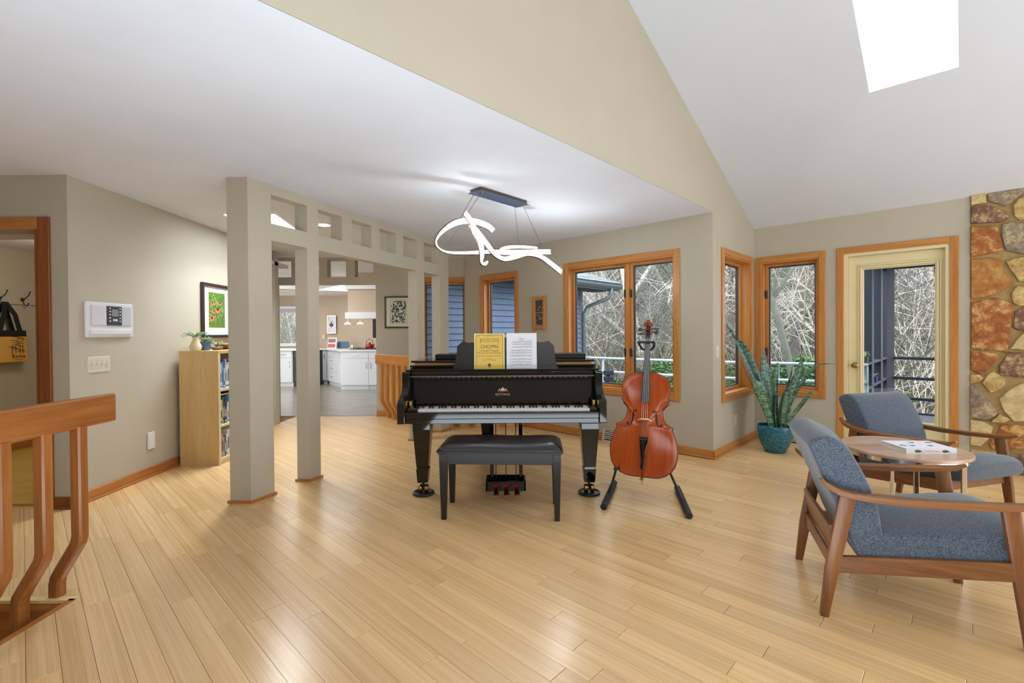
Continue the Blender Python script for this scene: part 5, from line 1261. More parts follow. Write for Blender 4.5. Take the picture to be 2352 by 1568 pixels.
def book(y, w, h, d, ci, z, label):
    o = thing('book', label, 'book', (X1-.03-d/2, y+w/2, z), group='books in the bookcase')
    m = 'book_%s' % bn[ci].replace(' ', '_').replace('-', '_'); x1 = X1-.028; x0 = x1-d
    MB().box(x0, x1, y, y+.002, z, z+h).box(x0, x1, y+w-.002, y+w, z, z+h).box(x1-.003, x1, y+.002, y+w-.002, z, z+h).build('cover', m, o)
    MB().box(x0+.003, x1-.003, y+.002, y+w-.002, z+.002, z+h-.003).build('pages', 'paper_cream', o)
    rb = random.Random(int(y*1000)+int(z*77)); t = MB(); k = z+h*.25
    t.box(x1, x1+.0006, y+w*.28, y+w*.72, k, k+h*rb.uniform(.25, .5)); 
    if rb.random() < .7: t.box(x1, x1+.0006, y+w*.2, y+w*.8, z+.012, z+.03)
    t.build('spine_title', 'paper_cream' if sum(bcol[ci]) < 430 else 'ink_blue', o)
rb = random.Random(21); sn = ['bottom', 'middle', 'top']; order = [[15, 14, 13, 17, 18, 7, 1, 16, 4, 9, 19, 6], [1, 9, 8, 6, 10, 11, 7, 12, 2, 4, 17, 5], [0, 1, 3, 2, 4, 7, 4, 16, 19, 5, 9, 7]]
ordn = ['first', 'second', 'third', 'fourth', 'fifth', 'sixth', 'seventh', 'eighth', 'ninth', 'tenth', 'eleventh', 'twelfth', 'thirteenth', 'fourteenth', 'fifteenth', 'sixteenth', 'seventeenth', 'eighteenth', 'nineteenth', 'twentieth']+['twenty-'+t for t in ('first', 'second', 'third', 'fourth', 'fifth', 'sixth', 'seventh', 'eighth', 'ninth')]+['thirtieth', 'thirty-first', 'thirty-second', 'thirty-third', 'thirty-fourth', 'thirty-fifth', 'thirty-sixth', 'thirty-seventh']
for si, z in enumerate(shz):
    zz = z if z > .1 else z+.018; y = Y0+.034; k = 0
    while True:
        w = rb.uniform(.014, .034); ci = order[si][k % 12]; h = rb.uniform(.20, .275) if si < 2 else rb.uniform(.23, .285)
        if y+w > Y1-.06 or k > 35: break
        book(y, w, h, rb.uniform(.15, .22), ci, zz+.0005, '%s upright book, %s from the near end of the %s bookcase shelf' % (bn[ci], ordn[k], sn[si])); y += w+.0012; k += 1
o = thing('book', 'black book lying flat on the row of books of the middle shelf', 'book', (X1-.14, Y0+.18, shz[1]+.277)); MB().box(X1-.24, X1-.05, Y0+.05, Y0+.30, shz[1]+.2765, shz[1]+.296).build('cover', 'ink_black', o)
MB().box(X1-.238, X1-.049, Y0+.053, Y0+.297, shz[1]+.280, shz[1]+.2925).build('pages', 'paper_cream', o)
# things on the bookcase
def air_plant(c, r, n, hgt, root_, seed, wl=.006):
    rr = random.Random(seed)
    for k in range(n):
        a = 2*pi*k/n+rr.uniform(-.3, .3); L_ = r*rr.uniform(.75, 1.2); up_ = hgt*rr.uniform(.6, 1.2)
        P = [V(c), V(c)+V((cos(a)*L_*.3, sin(a)*L_*.3, up_*.7)), V(c)+V((cos(a)*L_*.7, sin(a)*L_*.7, up_)), V(c)+V((cos(a)*L_, sin(a)*L_, up_*rr.uniform(.1, .8)))]
        q = MB().tube(P, [wl, wl*.9, wl*.6, .0008], 5); q.build('leaf', 'plant_pale', root_, smooth=True)
o = thing('potted_plant', 'spidery air plant in a cream vase at the left end of the bookcase top', 'plant', (-3.08, 4.60, BZ))
MB().lathe([(.01, 0), (.040, 0), (.052, .02), (.052, .045), (.036, .08), (.024, .11), (.026, .135), (.020, .135), (.018, .1), (.01, .09)], (-3.08, 4.60, BZ), 24).build('vase', 'vase_cream', o, smooth=True)
air_plant((-3.08, 4.60, BZ+.12), .13, 15, .055, o, 1)
o = thing('potted_plant', 'small plant in a blue speckled cup, second on the bookcase top', 'plant', (-3.05, 4.70, BZ))
MB().lathe([(.01, 0), (.036, 0), (.044, .02), (.046, .085), (.042, .085), (.040, .07), (.01, .07)], (-3.05, 4.70, BZ), 24).build('pot', 'pot_blue', o, smooth=True)
air_plant((-3.05, 4.70, BZ+.07), .07, 14, .06, o, 2, .007)
o = thing('potted_plant', 'small air plant in a low brown dish beside the wooden bowl', 'plant', (-3.0, 4.80, BZ))
MB().lathe([(.01, 0), (.03, 0), (.055, .015), (.058, .028), (.05, .034), (.03, .03), (.01, .03)], (-3.0, 4.80, BZ), 24).build('dish', 'pot_brown', o, smooth=True)
air_plant((-3.0, 4.80, BZ+.03), .09, 12, .05, o, 3)
o = thing('wooden_bowl', 'brown carved wooden bowl at the back of the bookcase top', 'bowl', (-3.02, 5.02, BZ))
m_ = MB().lathe([(.01, 0), (.05, 0), (.09, .02), (.115, .055), (.11, .058), (.085, .03), (.04, .014), (.01, .012)], (0, 0, 0), 28); m_.v = [V((v.x, v.y*1.25, v.z))+V((-3.02, 5.02, BZ)) for v in m_.v]; m_.build('bowl', 'bowl_wood', o, smooth=True)
# ------------------------------------------------------------ art on the other walls
g = frame_pic('framed_print', 'green framed floral block print on the wall by the kitchen opening', FK, 1.69, 2.11, 1.352, 1.838, 'frame_green', .022, 'paper_cream')
q = MB(); x0, x1, y0, y1 = 1.785, 2.015, 1.43, 1.775
for a, b, c, d in ((x0-.012, x0-.009, y0-.012, y1+.012), (x1+.009, x1+.012, y0-.012, y1+.012), (x0-.009, x1+.009, y0-.012, y0-.009), (x0-.009, x1+.009, y1+.009, y1+.012)): FK.box(q, a, b, -.0135, -.012, c, d)
q.build('print_line', 'ink_green', g)
rr = random.Random(5); qs = [MB(), MB()]
for k in range(260):
    s, z = rr.uniform(x0+.008, x1-.008), rr.uniform(y0+.008, y1-.008); r_ = rr.uniform(.006, .016); a = rr.uniform(0, 3); e = rr.uniform(.3, 1)
    qs[k % 2].add([FK.P(min(max(s+r_*cos(t)*cos(a)-r_*e*sin(t)*sin(a), x0), x1), -.0132-.00001*(k % 9), min(max(z+r_*cos(t)*sin(a)+r_*e*sin(t)*cos(a), y0), y1)) for t in [2*pi*j/8 for j in range(8)]], [tuple(range(8))])
qs[0].build('print_shapes', 'ink_green', g); qs[1].build('print_shapes', 'ink_blue', g)
g = thing('carved_frame', 'small upright honey-wood frame with dark glass carving, between the windows', 'picture', FD.P(2.235, 0, 1.29))
q = MB(); 
for a, b in ((2.125, 2.165), (2.30, 2.345)): 
    q = MB(); FD.box(q, a, b, -.035, -.004, 1.292, 1.745); q.build('stile', 'oak_z', g, bevel=.003)
for a, b in ((1.315, 1.365), (1.69, 1.73), (1.52, 1.53)):
    q = MB(); FD.box(q, 2.165, 2.30, -.028, -.006, a, b); q.build('rail', 'oak_D', g, bevel=.002)
q = MB(); FD.box(q, 2.165, 2.30, -.012, -.004, 1.365, 1.69); q.build('dark_panel', 'plastic_dark', g)
q = MB(); rr = random.Random(12)
for k in range(16):
    s, z = rr.uniform(2.18, 2.285), rr.choice([rr.uniform(1.38, 1.50), rr.uniform(1.54, 1.68)]); a = rr.uniform(0, 2*pi); r_ = rr.uniform(.010, .02)
    q.tube([FD.P(s+r_*cos(a+t), -.0135, z+r_*sin(a+t)) for t in (0, .6, 1.2, 1.8, 2.4)], .0022, 4)
q.build('inlay', 'bridge_maple', g)
# ------------------------------------------------------------ registers, outlets, switch
def register(F, s0, s1, label):
    r = thing('floor_register', label, 'vent', F.P((s0+s1)/2, 0, 0))
    q = MB(); q.prism([(0, .14), (-.012, .14), (-.055, .02), (-.055, 0), (0, 0)], F.P(s0, 0, 0), F.n, (0, 0, 1), F.u*.012); q.prism([(0, .14), (-.012, .14), (-.055, .02), (-.055, 0), (0, 0)], F.P(s1-.012, 0, 0), F.n, (0, 0, 1), F.u*.012)
    F.box(q, s0, s1, -.058, 0, 0, .012); F.box(q, s0, s1, -.014, 0, .128, .14); q.build('housing', 'plastic_cream', r)
    q = MB(); F.box(q, s0+.012, s1-.012, -.003, 0, .012, .128); q.build('back_plate', 'soffit', r)
    for k in range(5):
        z = .03+.020*k; d = -.050+(z-.02)/.12*.040; q = MB(); q.obox(F.P(s0+.012, d, z), F.u*(s1-s0-.024), F.n*.012+V((0, 0, .006)), V((0, 0, .004))); q.build('louvre', 'plastic_cream', r)
register(FD, .972, 1.258, 'white baseboard register below the double window, behind the cello')
register(FW, .10, .48, 'white baseboard register behind the teal plant pot')
o = thing('outlet', 'almond wall outlet low on the narrow wall left of the snake plant', 'outlet', FC.P(.62, 0, .24)); q = MB(); FC.box(q, .585, .655, -.006, 0, .245, .36); q.build('plate', 'plastic_cream', o, bevel=.002)
for z in (.275, .318): q = MB(); FC.box(q, .605, .635, -.008, -.005, z, z+.026); q.build('socket', 'plastic_grey', o, bevel=.002)
o = thing('light_switch', 'almond light switch on the narrow wall beside the corner window', 'light switch', FC.P(.10, 0, 1.0)); q = MB(); FC.box(q, .075, .14, -.006, 0, 1.0, 1.12); q.build('plate', 'plastic_cream', o, bevel=.002)
q = MB(); FC.box(q, .100, .116, -.016, -.005, 1.045, 1.07); q.build('toggle', 'plastic_cream', o)
# ------------------------------------------------------------ coat room: peg rail, hooks, tote bag
FH = Frame((-5.51, 0, 0), (0, 1, 0), (-1, 0, 0))
hb = thing('peg_rail', 'painted board with metal coat hooks in the room through the left doorway', 'coat rack', FH.P(5.2, 0, 1.6))
q = MB(); FH.box(q, 4.0, 6.3, -.02, 0, 1.62, 1.735); q.build('board', 'paint_beige', hb, bevel=.003)
for s in (4.55, 5.06, 5.30, 5.58, 5.95):
    mk = Matrix.Translation(FH.P(s, -.02, 1.675)) @ V((1, 0, 0)).to_track_quat('Z', 'Y').to_matrix().to_4x4()
    q = MB().lathe([(.002, .012), (.020, .010), (.022, 0)], ax=mk, n=14)
    q.tube([FH.P(s, -.03, 1.68), FH.P(s, -.06, 1.69), FH.P(s, -.095, 1.72), FH.P(s, -.11, 1.755)], .005, 6).ball(FH.P(s, -.112, 1.758), .009, 5)
    q.tube([FH.P(s, -.03, 1.67), FH.P(s, -.045, 1.62), FH.P(s, -.075, 1.605), FH.P(s, -.09, 1.625)], .005, 6).ball(FH.P(s, -.09, 1.63), .009, 5)
    q.build('coat_hook', 'hardware_dark', hb, smooth=True)
tb = thing('tote_bag', 'orange canvas tote bag with black straps hanging at the left doorway', 'bag', FH.P(5.06, -.1, .98))
pr = [(-.19, .985), (.19, .985), (.175, 1.265), (-.175, 1.265)]
q = MB(); 
def bagbox(q, ss0, ss1, z0, z1, t0, t1): q.prism([(ss0, z0), (-ss0, z0), (-ss1, z1), (ss1, z1)], FH.P(5.06, -t0, 0), FH.u, (0, 0, 1), FH.n*(t0-t1))
bagbox(q, -.195, -.178, .985, 1.262, .13, .035); q.build('bag_body', 'bag_orange', tb, bevel=.008, seg=2)
q = MB(); bagbox(q, -.180, -.176, 1.262, 1.33, .128, .038); q.build('top_band', 'bag_black', tb, bevel=.004)
for d in (-.125, -.045):
    q = MB(); q.bar([FH.P(5.06-.10, d, 1.30), FH.P(5.06-.05, d, 1.50), FH.P(5.06-.008, -.085, 1.625), FH.P(5.06+.008, -.085, 1.625), FH.P(5.06+.06, d, 1.50), FH.P(5.06+.115, d, 1.30)], .050, .004, (1, 0, 0)); q.build('strap', 'bag_black', tb)
q = MB()
fr = lambda s, z: FH.P(5.06+s, -.1345, z)
aa, bb = V((0, -1, 0)), V((0, 0, 1))
aa = V((0, 1, 0))
text_mb('Roma', .06, fr(.085, 1.03), aa, bb, -.0, 'CENTER', q); text_mb('italian kitchen', .016, fr(.085, 1.008), aa, bb, 0, 'CENTER', q)
rr = random.Random(6)
for k in range(14):
    s, z = .06+rr.uniform(-.05, .08), 1.10+.012*k; q.tube([fr(s-.04, z), fr(s, z+.006), fr(s+.035, z-.004)], .0018, 4)
for s in (.02, .055, .10, .13): q.tube([fr(s, 1.08), fr(s, 1.17)], .0028, 4)
q.build('print', 'ink_black', tb)
# ------------------------------------------------------------ kitchen
KH = 2.44
struct(MB().prism([(-8.2, 7.28), (-1.8, 7.28), (.9, 10.3), (-1, 12.8), (-8.2, 13)], (0, 0, -.03), (1, 0, 0), (0, 1, 0), (0, 0, .034)), 'floor_kitchen', 'tile_grey')
FKB = Frame((-7.6, 12.72, 0), (1, -.04, 0), (0, 1, 0))
struct(FKB.wall(MB(), -.6, 6.8, 0, 2.7, .15, [(1.05, 2.02, 1.00, 1.93)]), 'wall_kitchen_back', 'paint_tan')
struct(MB().box(-8.2, -8.05, 7.3, 13, 0, 2.7), 'wall_kitchen_left', 'paint_tan'); struct(MB().prism([(-1.85, 7.4), (-1.75, 7.4), (1.0, 10.3), (-.9, 12.6), (-1.0, 12.5), (.86, 10.3)], (0, 0, 0), (1, 0, 0), (0, 1, 0), (0, 0, 2.7)), 'wall_kitchen_right', 'paint_tan')
struct(MB().prism([(-8.1, 7.37), (-1.8, 7.37), (.9, 10.3), (-1, 12.8), (-8.1, 13)], (0, 0, 2.66), (1, 0, 0), (0, 1, 0), (0, 0, .03)), 'ceiling_kitchen', 'paint_white')
struct(MB().prism([(-8.1, 10.4), (-5.6, 10.4), (-3.6, 11.6), (-1, 11.6), (-1, 13), (-8.1, 13)], (0, 0, 2.30), (1, 0, 0), (0, 1, 0), (0, 0, .36)), 'ceiling_kitchen_soffit', 'paint_white')
kw_ = root('window_8', tuple(FKB.P(1.5, 0, 1)), kind='structure')
q = MB(); k0_, k1_ = 1.05, 2.02
for a, b, c, d in ((k0_-.05, k0_+.03, .95, 1.98), (k1_-.03, k1_+.05, .95, 1.98), (k0_+.03, k1_-.03, .95, 1.03), (k0_+.03, k1_-.03, 1.90, 1.98)): FKB.box(q, a, b, -.025, .06, c, d)
q.build('frame', 'paint_white', kw_); q = MB(); FKB.box(q, k0_+.03, k1_-.03, .03, .036, 1.03, 1.90); q.build('pane', 'window_glass', kw_)
o = thing('roller_shade', 'rolled-up grey window shade at the top of the kitchen window', 'window shade', FKB.P(1.5, -.05, 1.94)); q = MB().tube([FKB.P(k0_, -.06, 1.99), FKB.P(k1_, -.06, 1.99)], .035, 14); q.build('roll', 'paint_white', o, smooth=True); q = MB(); FKB.box(q, k0_+.01, k1_-.01, -.045, -.04, 1.86, 1.97); q.build('cloth', 'shade_grey', o)
# cabinets: left run (below the window)
def cabinet(label, F, s0, s1, fronts, depth=.58, z1=.87, kick=.10, kin=.06, cat='cabinet', grp='white kitchen base cabinets', hv=True):
    c = thing('base_cabinet', label, cat, F.P((s0+s1)/2, 0, 0), group=grp)
    q = MB(); F.box(q, s0, s1, .019, depth, kick, z1); q.build('body', 'cabinet_white', c)
    q = MB(); F.box(q, s0, s1, kin, depth, 0, kick); q.build('toe_kick', 'cabinet_white', c)
    for kind, a, b, zz0, zz1, hs in fronts:
        q = MB(); F.box(q, a+.003, b-.003, 0, .018, zz0+.003, zz1-.003); d = q.build(kind, 'cabinet_white', c, bevel=.002)
        if kind == 'drawer': m = (a+b)/2; zc = (zz0+zz1)/2; P = [F.P(m-.07, .0, zc), F.P(m-.065, -.025, zc), F.P(m+.065, -.025, zc), F.P(m+.07, 0, zc)]
        else: m = a+.05 if hs < 0 else b-.05; zc = zz1-.16; P = [F.P(m, 0, zc-.07), F.P(m, -.03, zc-.05), F.P(m, -.03, zc+.05), F.P(m, 0, zc+.07)]
        q = MB().tube(P, .006, 6); q.build('handle', 'steel', d, smooth=True)
    return c
FL = Frame((-6.9, 11.45, 0), (1, 0, 0), (0, 1, 0))
def cpx(px, Y): return (px-1174.57)/1083.35*Y
sL = lambda px: cpx(px, 11.45)+6.9
cabinet('white base cabinet under the kitchen window, one drawer over one door', FL, sL(630), sL(670.5), [('drawer', sL(630), sL(669), .70, .86, 0), ('door', sL(630), sL(669), .10, .70, 1)])
cabinet('white base cabinet left of the one-drawer cabinet, mostly hidden by the pillar', FL, sL(585), sL(629.5), [('drawer', sL(585), sL(629), .70, .86, 0), ('door', sL(585), sL(629), .10, .70, 1)])
wc = thing('wine_cooler', 'built-in black wine cooler with wooden racks beside the white cabinet', 'wine cooler', (cpx(690, 11.5), 11.7, 0))
q = MB().box(cpx(673, 11.45), cpx(722, 11.45), 11.47, 12.0, .0, .868); q.build('housing', 'iron_black', wc)
for k in range(7): MB().box(cpx(680, 11.45), cpx(718, 11.45), 11.45, 11.47, .20+.09*k, .245+.09*k).build('rack', 'steel', wc)
MB().box(cpx(676, 11.45), cpx(720, 11.45), 11.435, 11.442, .14, .86).build('door_glass', 'window_glass', wc)
# diagonal and back run to the right of the post
Pa = V((cpx(722, 12.0), 12.0, 0)); Pb = V((cpx(749, 11.9), 11.9, 0)); Pc = V((cpx(780, 11.05), 11.05, 0))
F1 = Frame(Pa, Pb-Pa, V((.0, 1, 0))); L1 = (Pb-Pa).length
cabinet('white corner base cabinet with one curved handle, right of the second post', F1, 0, L1, [('door', 0, L1, .10, .87, 1)], depth=.5)
F2 = Frame(Pb, Pc-Pb, V((Pc-Pb).cross(V((0, 0, -1)))) if False else V((0.75, .66, 0))); L2 = (Pc-Pb).length
cabinet('white four-drawer base cabinet set at an angle in the kitchen corner', F2, 0, L2-.02, [('drawer', .02, L2-.12, .71, .87, 0), ('drawer', .02, L2-.12, .53, .71, 0), ('drawer', .02, L2-.12, .35, .53, 0), ('drawer', .02, L2-.12, .10, .35, 0)], depth=.35)
FI = Frame((cpx(781, 10.75), 10.75, 0), (1, -.015, 0), (0, 1, 0)); w1 = cpx(846, 10.75)-cpx(781, 10.75)
cabinet('white cooktop base cabinet with one wide drawer over a wide door', FI, 0, w1, [('drawer', 0.03, w1, .71, .87, 0), ('door', 0.03, w1, .10, .71, 1)], depth=.6, kick=.10, kin=.05)
cabinet('white base cabinet right of the cooktop cabinet, cut by the opening edge', FI, w1+.001, w1+.72, [('drawer', w1, w1+.70, .71, .87, 0), ('door', w1, w1+.70, .10, .71, -1)], depth=.6)
ct = thing('countertop', 'white kitchen countertop running under the window and round to the cooktop', 'countertop', (-4.6, 11.6, .87))
m_ = MB().prism([(-7.6, 11.42), (Pa.x, 11.42+.45), (Pa.x, 12.70), (-7.6, 12.70)], (0, 0, .872), (1, 0, 0), (0, 1, 0), (0, 0, .036)); m_.v = m_.v
m_ = MB().prism([(-7.6, 11.42), (cpx(722, 11.42), 11.42), (Pa.x+.02, 11.95), (Pb.x-.02, 11.86), (Pc.x-.03, 11.0), (FI.o.x-.03, 10.72), (FI.o.x+1.9, 10.70), (FI.o.x+1.9, 11.5), (-2.6, 12.45), (-7.6, 12.68)], (0, 0, .872), (1, 0, 0), (0, 1, 0), (0, 0, .036)); m_.build('slab', 'counter_white', ct, bevel=.004)
struct(MB().prism([(-2.2, 11.55), (-2.2, 11.65), (-4.6, 12.72), (-5.0, 12.72)], (0, 0, .91), (1, 0, 0), (0, 1, 0), (0, 0, 1.5)), 'wall_kitchen_angle', 'paint_tan')
ck = thing('cooktop', 'black gas cooktop with grates on the kitchen counter', 'cooktop', (cpx(845, 10.95), 10.98, .91))
MB().box(cpx(806, 10.95), cpx(890, 10.95), 10.82, 11.28, .9085, .915).build('glass_plate', 'iron_black', ck)
for k in range(4):
    x = cpx(812+17*k, 10.95); q = MB()
    for a in (-.06, 0, .06): q.box(x-.075, x+.075, 11.05+a-.004, 11.05+a+.004, .93, .942).box(x+a-.004, x+a+.004, 10.96, 11.14, .93, .942)
    for a, b in ((-.07, -.08), (.07, -.08), (-.07, .08), (.07, .08)): q.box(x+a-.005, x+a+.005, 11.05+b-.005, 11.05+b+.005, .914, .93)
    q.build('grate', 'iron_black', ck)
kt = thing('kettle', 'red glass kettle standing on the cooktop', 'kettle', (cpx(847, 10.99), 11.05, .942)); kx = cpx(847, 10.99)
MB().lathe([(.02, 0), (.08, 0), (.10, .02), (.10, .045), (.075, .08), (.03, .095), (.028, .12), (.02, .125)], (kx, 11.05, .9425), 20).build('body', 'glaze_red', kt, smooth=True)
MB().tube([(kx-.08, 11.05, 1.0), (kx-.07, 11.05, 1.10), (kx, 11.05, 1.15), (kx+.07, 11.05, 1.10), (kx+.08, 11.05, 1.0)], .006, 6).build('handle', 'iron_black', kt, smooth=True)
MB().tube([(kx+.07, 11.05, .98), (kx+.12, 11.05, 1.03)], [.016, .010], 8).build('spout', 'glaze_red', kt, smooth=True)
pp = thing('pepper_mill', 'small clear jar on the counter left of the cooktop', 'jar', (cpx(808, 11.2), 11.2, .908)); MB().lathe([(.01, 0), (.03, 0), (.03, .09), (.024, .10), (.01, .10)], (cpx(808, 11.2), 11.25, .9085), 14).build('glass_jar', 'plastic_light', pp, smooth=True)
cbk = thing('cookbook', 'cookbook with food photos standing open on the kitchen counter', 'book', (cpx(761, 11.7), 11.7, .908)); xx = cpx(752, 11.7)
MB().obox((xx, 11.68, .909), V((.21, .03, 0)), V((-.005, .035, 0)), V((0, .07, .27))).build('cover', 'paper_white', cbk)
for k in range(2): MB().obox((xx+.012, 11.6775+(.07/.27)*(.03+.125*k), .909+.03+.125*k), V((.17, .0243, 0)), V((0, -.003, 0)), V((0, .023, .09))).build('photo', ('flower_red', 'pot_brown')[k], cbk)
ty = thing('tray', 'blue rounded tray leaning on the kitchen wall behind the counter', 'tray', (cpx(789, 12.0), 11.85, .908))
xx = cpx(775, 11.9); wv = cpx(802, 11.9)-xx; P = []
for cx_, cz_, a0_ in ((wv-.05, .05, -90), (wv-.05, .12, 0), (.05, .12, 90), (.05, .05, 180)): P += [(cx_+.05*cos(rad(a0_+18*k)), cz_+.05*sin(rad(a0_+18*k))) for k in range(6)]
MB().prism(P, (xx, 11.86, .909), (1, 0, 0), (0, .2, 1), (0, .015, 0)).build('plate', 'tray_blue', ty)
def FKA(p0, p1):
    u = (V(p1)-V(p0)).normalized(); return Frame(p0, u, V((-u.y, u.x, 0)) if V((-u.y, u.x, 0)).y > 0 else V((u.y, -u.x, 0)))
po = thing('kitchen_poster', 'white poster of a purple beet on the tan kitchen wall', 'poster', (cpx(759, 12.3), 12.3, 1.3))
x0, x1 = cpx(750, 12.45), cpx(770, 12.45)
FPp = Frame((x0, 12.52, 0), (1, -.04, 0), (0, 1, 0)); wv = x1-x0
q = MB(); FPp.box(q, 0, wv, -.015, 0, 1.29, 1.76); q.build('frame', 'steel', po); q = MB(); FPp.box(q, .008, wv-.008, -.018, -.014, 1.298, 1.752); q.build('sheet', 'paper_white', po)
q = MB(); q.add([FPp.P(wv/2+.055*cos(t), -.019, 1.515+.05*sin(t)) for t in [2*pi*k/16 for k in range(16)]], [tuple(range(16))]); q.add([FPp.P(wv/2-.02, -.019, 1.47), FPp.P(wv/2+.02, -.019, 1.47), FPp.P(wv/2, -.019, 1.44)], [(0, 1, 2)])
for a in (-.4, 0, .4): q.tube([FPp.P(wv/2, -.019, 1.56), FPp.P(wv/2+.05*a, -.019, 1.60), FPp.P(wv/2+.12*a, -.019, 1.62)], .004, 4)
for z in (1.70, 1.665, 1.38, 1.35, 1.32): q.obox(FPp.P(.04, -.019, z), V((wv-.08, 0, 0)), V((0, .0005, 0)), V((0, 0, .006 if z < 1.5 else .012)))
q.build('print', 'frame_brown', po)
sk_ = thing('light_switch', 'pale light switch on the kitchen wall left of the beet poster', 'light switch', (cpx(741, 12.4), 12.5, 1.15)); MB().box(cpx(737.5, 12.5), cpx(744, 12.5), 12.57, 12.59, 1.15, 1.26).build('plate', 'plastic_cream', sk_); MB().box(cpx(740, 12.5), cpx(742, 12.5), 12.56, 12.57, 1.19, 1.22).build('toggle', 'plastic_cream', sk_)
hd = thing('range_hood', 'tan range hood box with white bands hanging over the cooktop', 'range hood', (cpx(840, 10.8), 10.9, 1.6))
hx0, hx1 = cpx(793, 10.75), cpx(793, 10.75)+1.6
MB().box(hx0+.05, hx1, 10.80, 11.4, 1.765, 2.66).build('chimney', 'paint_tan', hd); MB().box(hx0, hx1, 10.75, 11.45, 1.62, 1.765).build('lower_band', 'cabinet_white', hd); MB().box(hx0, hx1, 10.75, 11.45, 2.29, 2.42).build('upper_band', 'cabinet_white', hd)
for k, px in enumerate((798.5, 827.5)):
    x = cpx(px, 10.9); o = thing('pendant_light', ['small glowing white pendant over the counter, left of the pair', 'small glowing white pendant over the counter, right of the pair'][k], 'lamp', (x, 10.9, 1.5), group='kitchen pendants')
    MB().tube([(x, 10.9, 1.545), (x, 10.9, 1.62)], .006, 6).build('stem', 'plastic_white', o); MB().lathe([(.008, .05), (.03, .038), (.075, .005), (.072, .002), (.02, .0)], (x, 10.9, 1.495), 20).build('shade', 'pendant_glow', o, smooth=True)
o = thing('wall_art', 'dark abstract canvas on the kitchen wall at the right edge of the opening', 'picture', (cpx(862, 11.6), 11.6, 1.2)); xx = cpx(857.5, 11.4)
MB().box(xx, xx+.3, 11.36, 11.40, 1.17, 1.62).build('canvas', 'ink_blue', o); MB().add([(xx+.02, 11.358, 1.35), (xx+.28, 11.358, 1.32), (xx+.28, 11.358, 1.6), (xx+.02, 11.358, 1.6)], [(0, 1, 2, 3)]).build('upper_patch', 'frame_brown', o)
canlight(cpx(745, 10.2), 10.0, 2.66, 'recessed light in the kitchen ceiling', .07)
o = thing('glass_jar', 'teal jar on the window sill of the kitchen', 'jar', (cpx(684, 12.5), 12.5, .91)); MB().lathe([(.01, 0), (.035, 0), (.04, .05), (.03, .09), (.02, .10), (.01, .10)], (cpx(684, 12.5), 12.5, .909), 14).build('jar', 'tray_blue', o, smooth=True)
# ------------------------------------------------------------ outdoors
GX = lambda x, y: -2.2+.055*max(0, math.hypot(x, y)-13)+.25*sin(x*.31+1)*cos(y*.23)
mb = MB(); nx_, ny_ = 60, 44
for j in range(ny_+1):
    for i in range(nx_+1): x, y = -45+i*2.2, 8.2+j*2.0; mb.v.append(V((x, y, GX(x, y) if y > 10 else -2.3)))
for j in range(ny_):
    for i in range(nx_): k = j*(nx_+1)+i; mb.f.append((k, k+1, k+nx_+2, k+nx_+1))
mb.m = [0]*len(mb.f); mb.add([(-60, -60, -2.7), (110, -60, -2.7), (110, 9, -2.7), (-60, 9, -2.7)], [(0, 1, 2, 3)]); struct(mb, 'ground', 'leaf_litter')
# deck
dk = root('deck', (2.5, 7, -.2), kind='structure')
q0 = C2+uC*.2
for k in range(26):
    o_ = C1+uC*(.2+.145*k)+V((0, 0, -.19)); q = MB()
    q.obox(o_-uD*6.0, uD*9.6, uC*.139, V((0, 0, .03))) if k < 23 else None
    if q.v: q.build('deck_board', 'deck_grey', dk)
# deck railing of pale pipes
rp_ = [V((.35, 9.66, 0)), V((2.95, 7.30, 0)), V((4.75, 6.28, 0))]
rl = thing('deck_railing', 'pale blue metal pipe railing outside the windows', 'railing', (2.95, 7.30, -.2))
for k, z in enumerate((.80, .56, .22)):
    q = MB().tube([p+V((0, 0, z)) for p in rp_], .021, 10); q.build('rail_pipe', 'rail_blue', rl, smooth=True)
for p, q_ in ((rp_[0], rp_[1]), (rp_[1], rp_[2])):
    n_ = 2
    for k in range(n_+1):
        c_ = p.lerp(q_, k/n_)+V((.0, .03, 0))
        if (p is rp_[1] and k == 0): continue
        MB().tube([c_+V((0, 0, -.16)), c_+V((0, 0, .80))], .022, 10).build('post', 'rail_blue', rl, smooth=True)
# stacked dark slats seen beyond the piano (deck bench back)
db = thing('deck_bench', 'dark slatted deck bench beyond the double window', 'bench', (1.5, 8.0, -.16))
bx0 = cpx(1387, 7.6)
for k in range(3): MB().box(bx0, bx0+.16, 7.6, 7.66, .37+.10*k, .45+.10*k).build('slat', 'pot_navy' if False else 'porch_dark', db, bevel=.008)
MB().box(bx0+.06, bx0+.10, 7.66, 7.70, -.16, .66).build('leg', 'porch_dark', db); MB().box(bx0-.1, bx0+.3, 7.45, 7.60, .25, .29).build('seat', 'porch_dark', db)
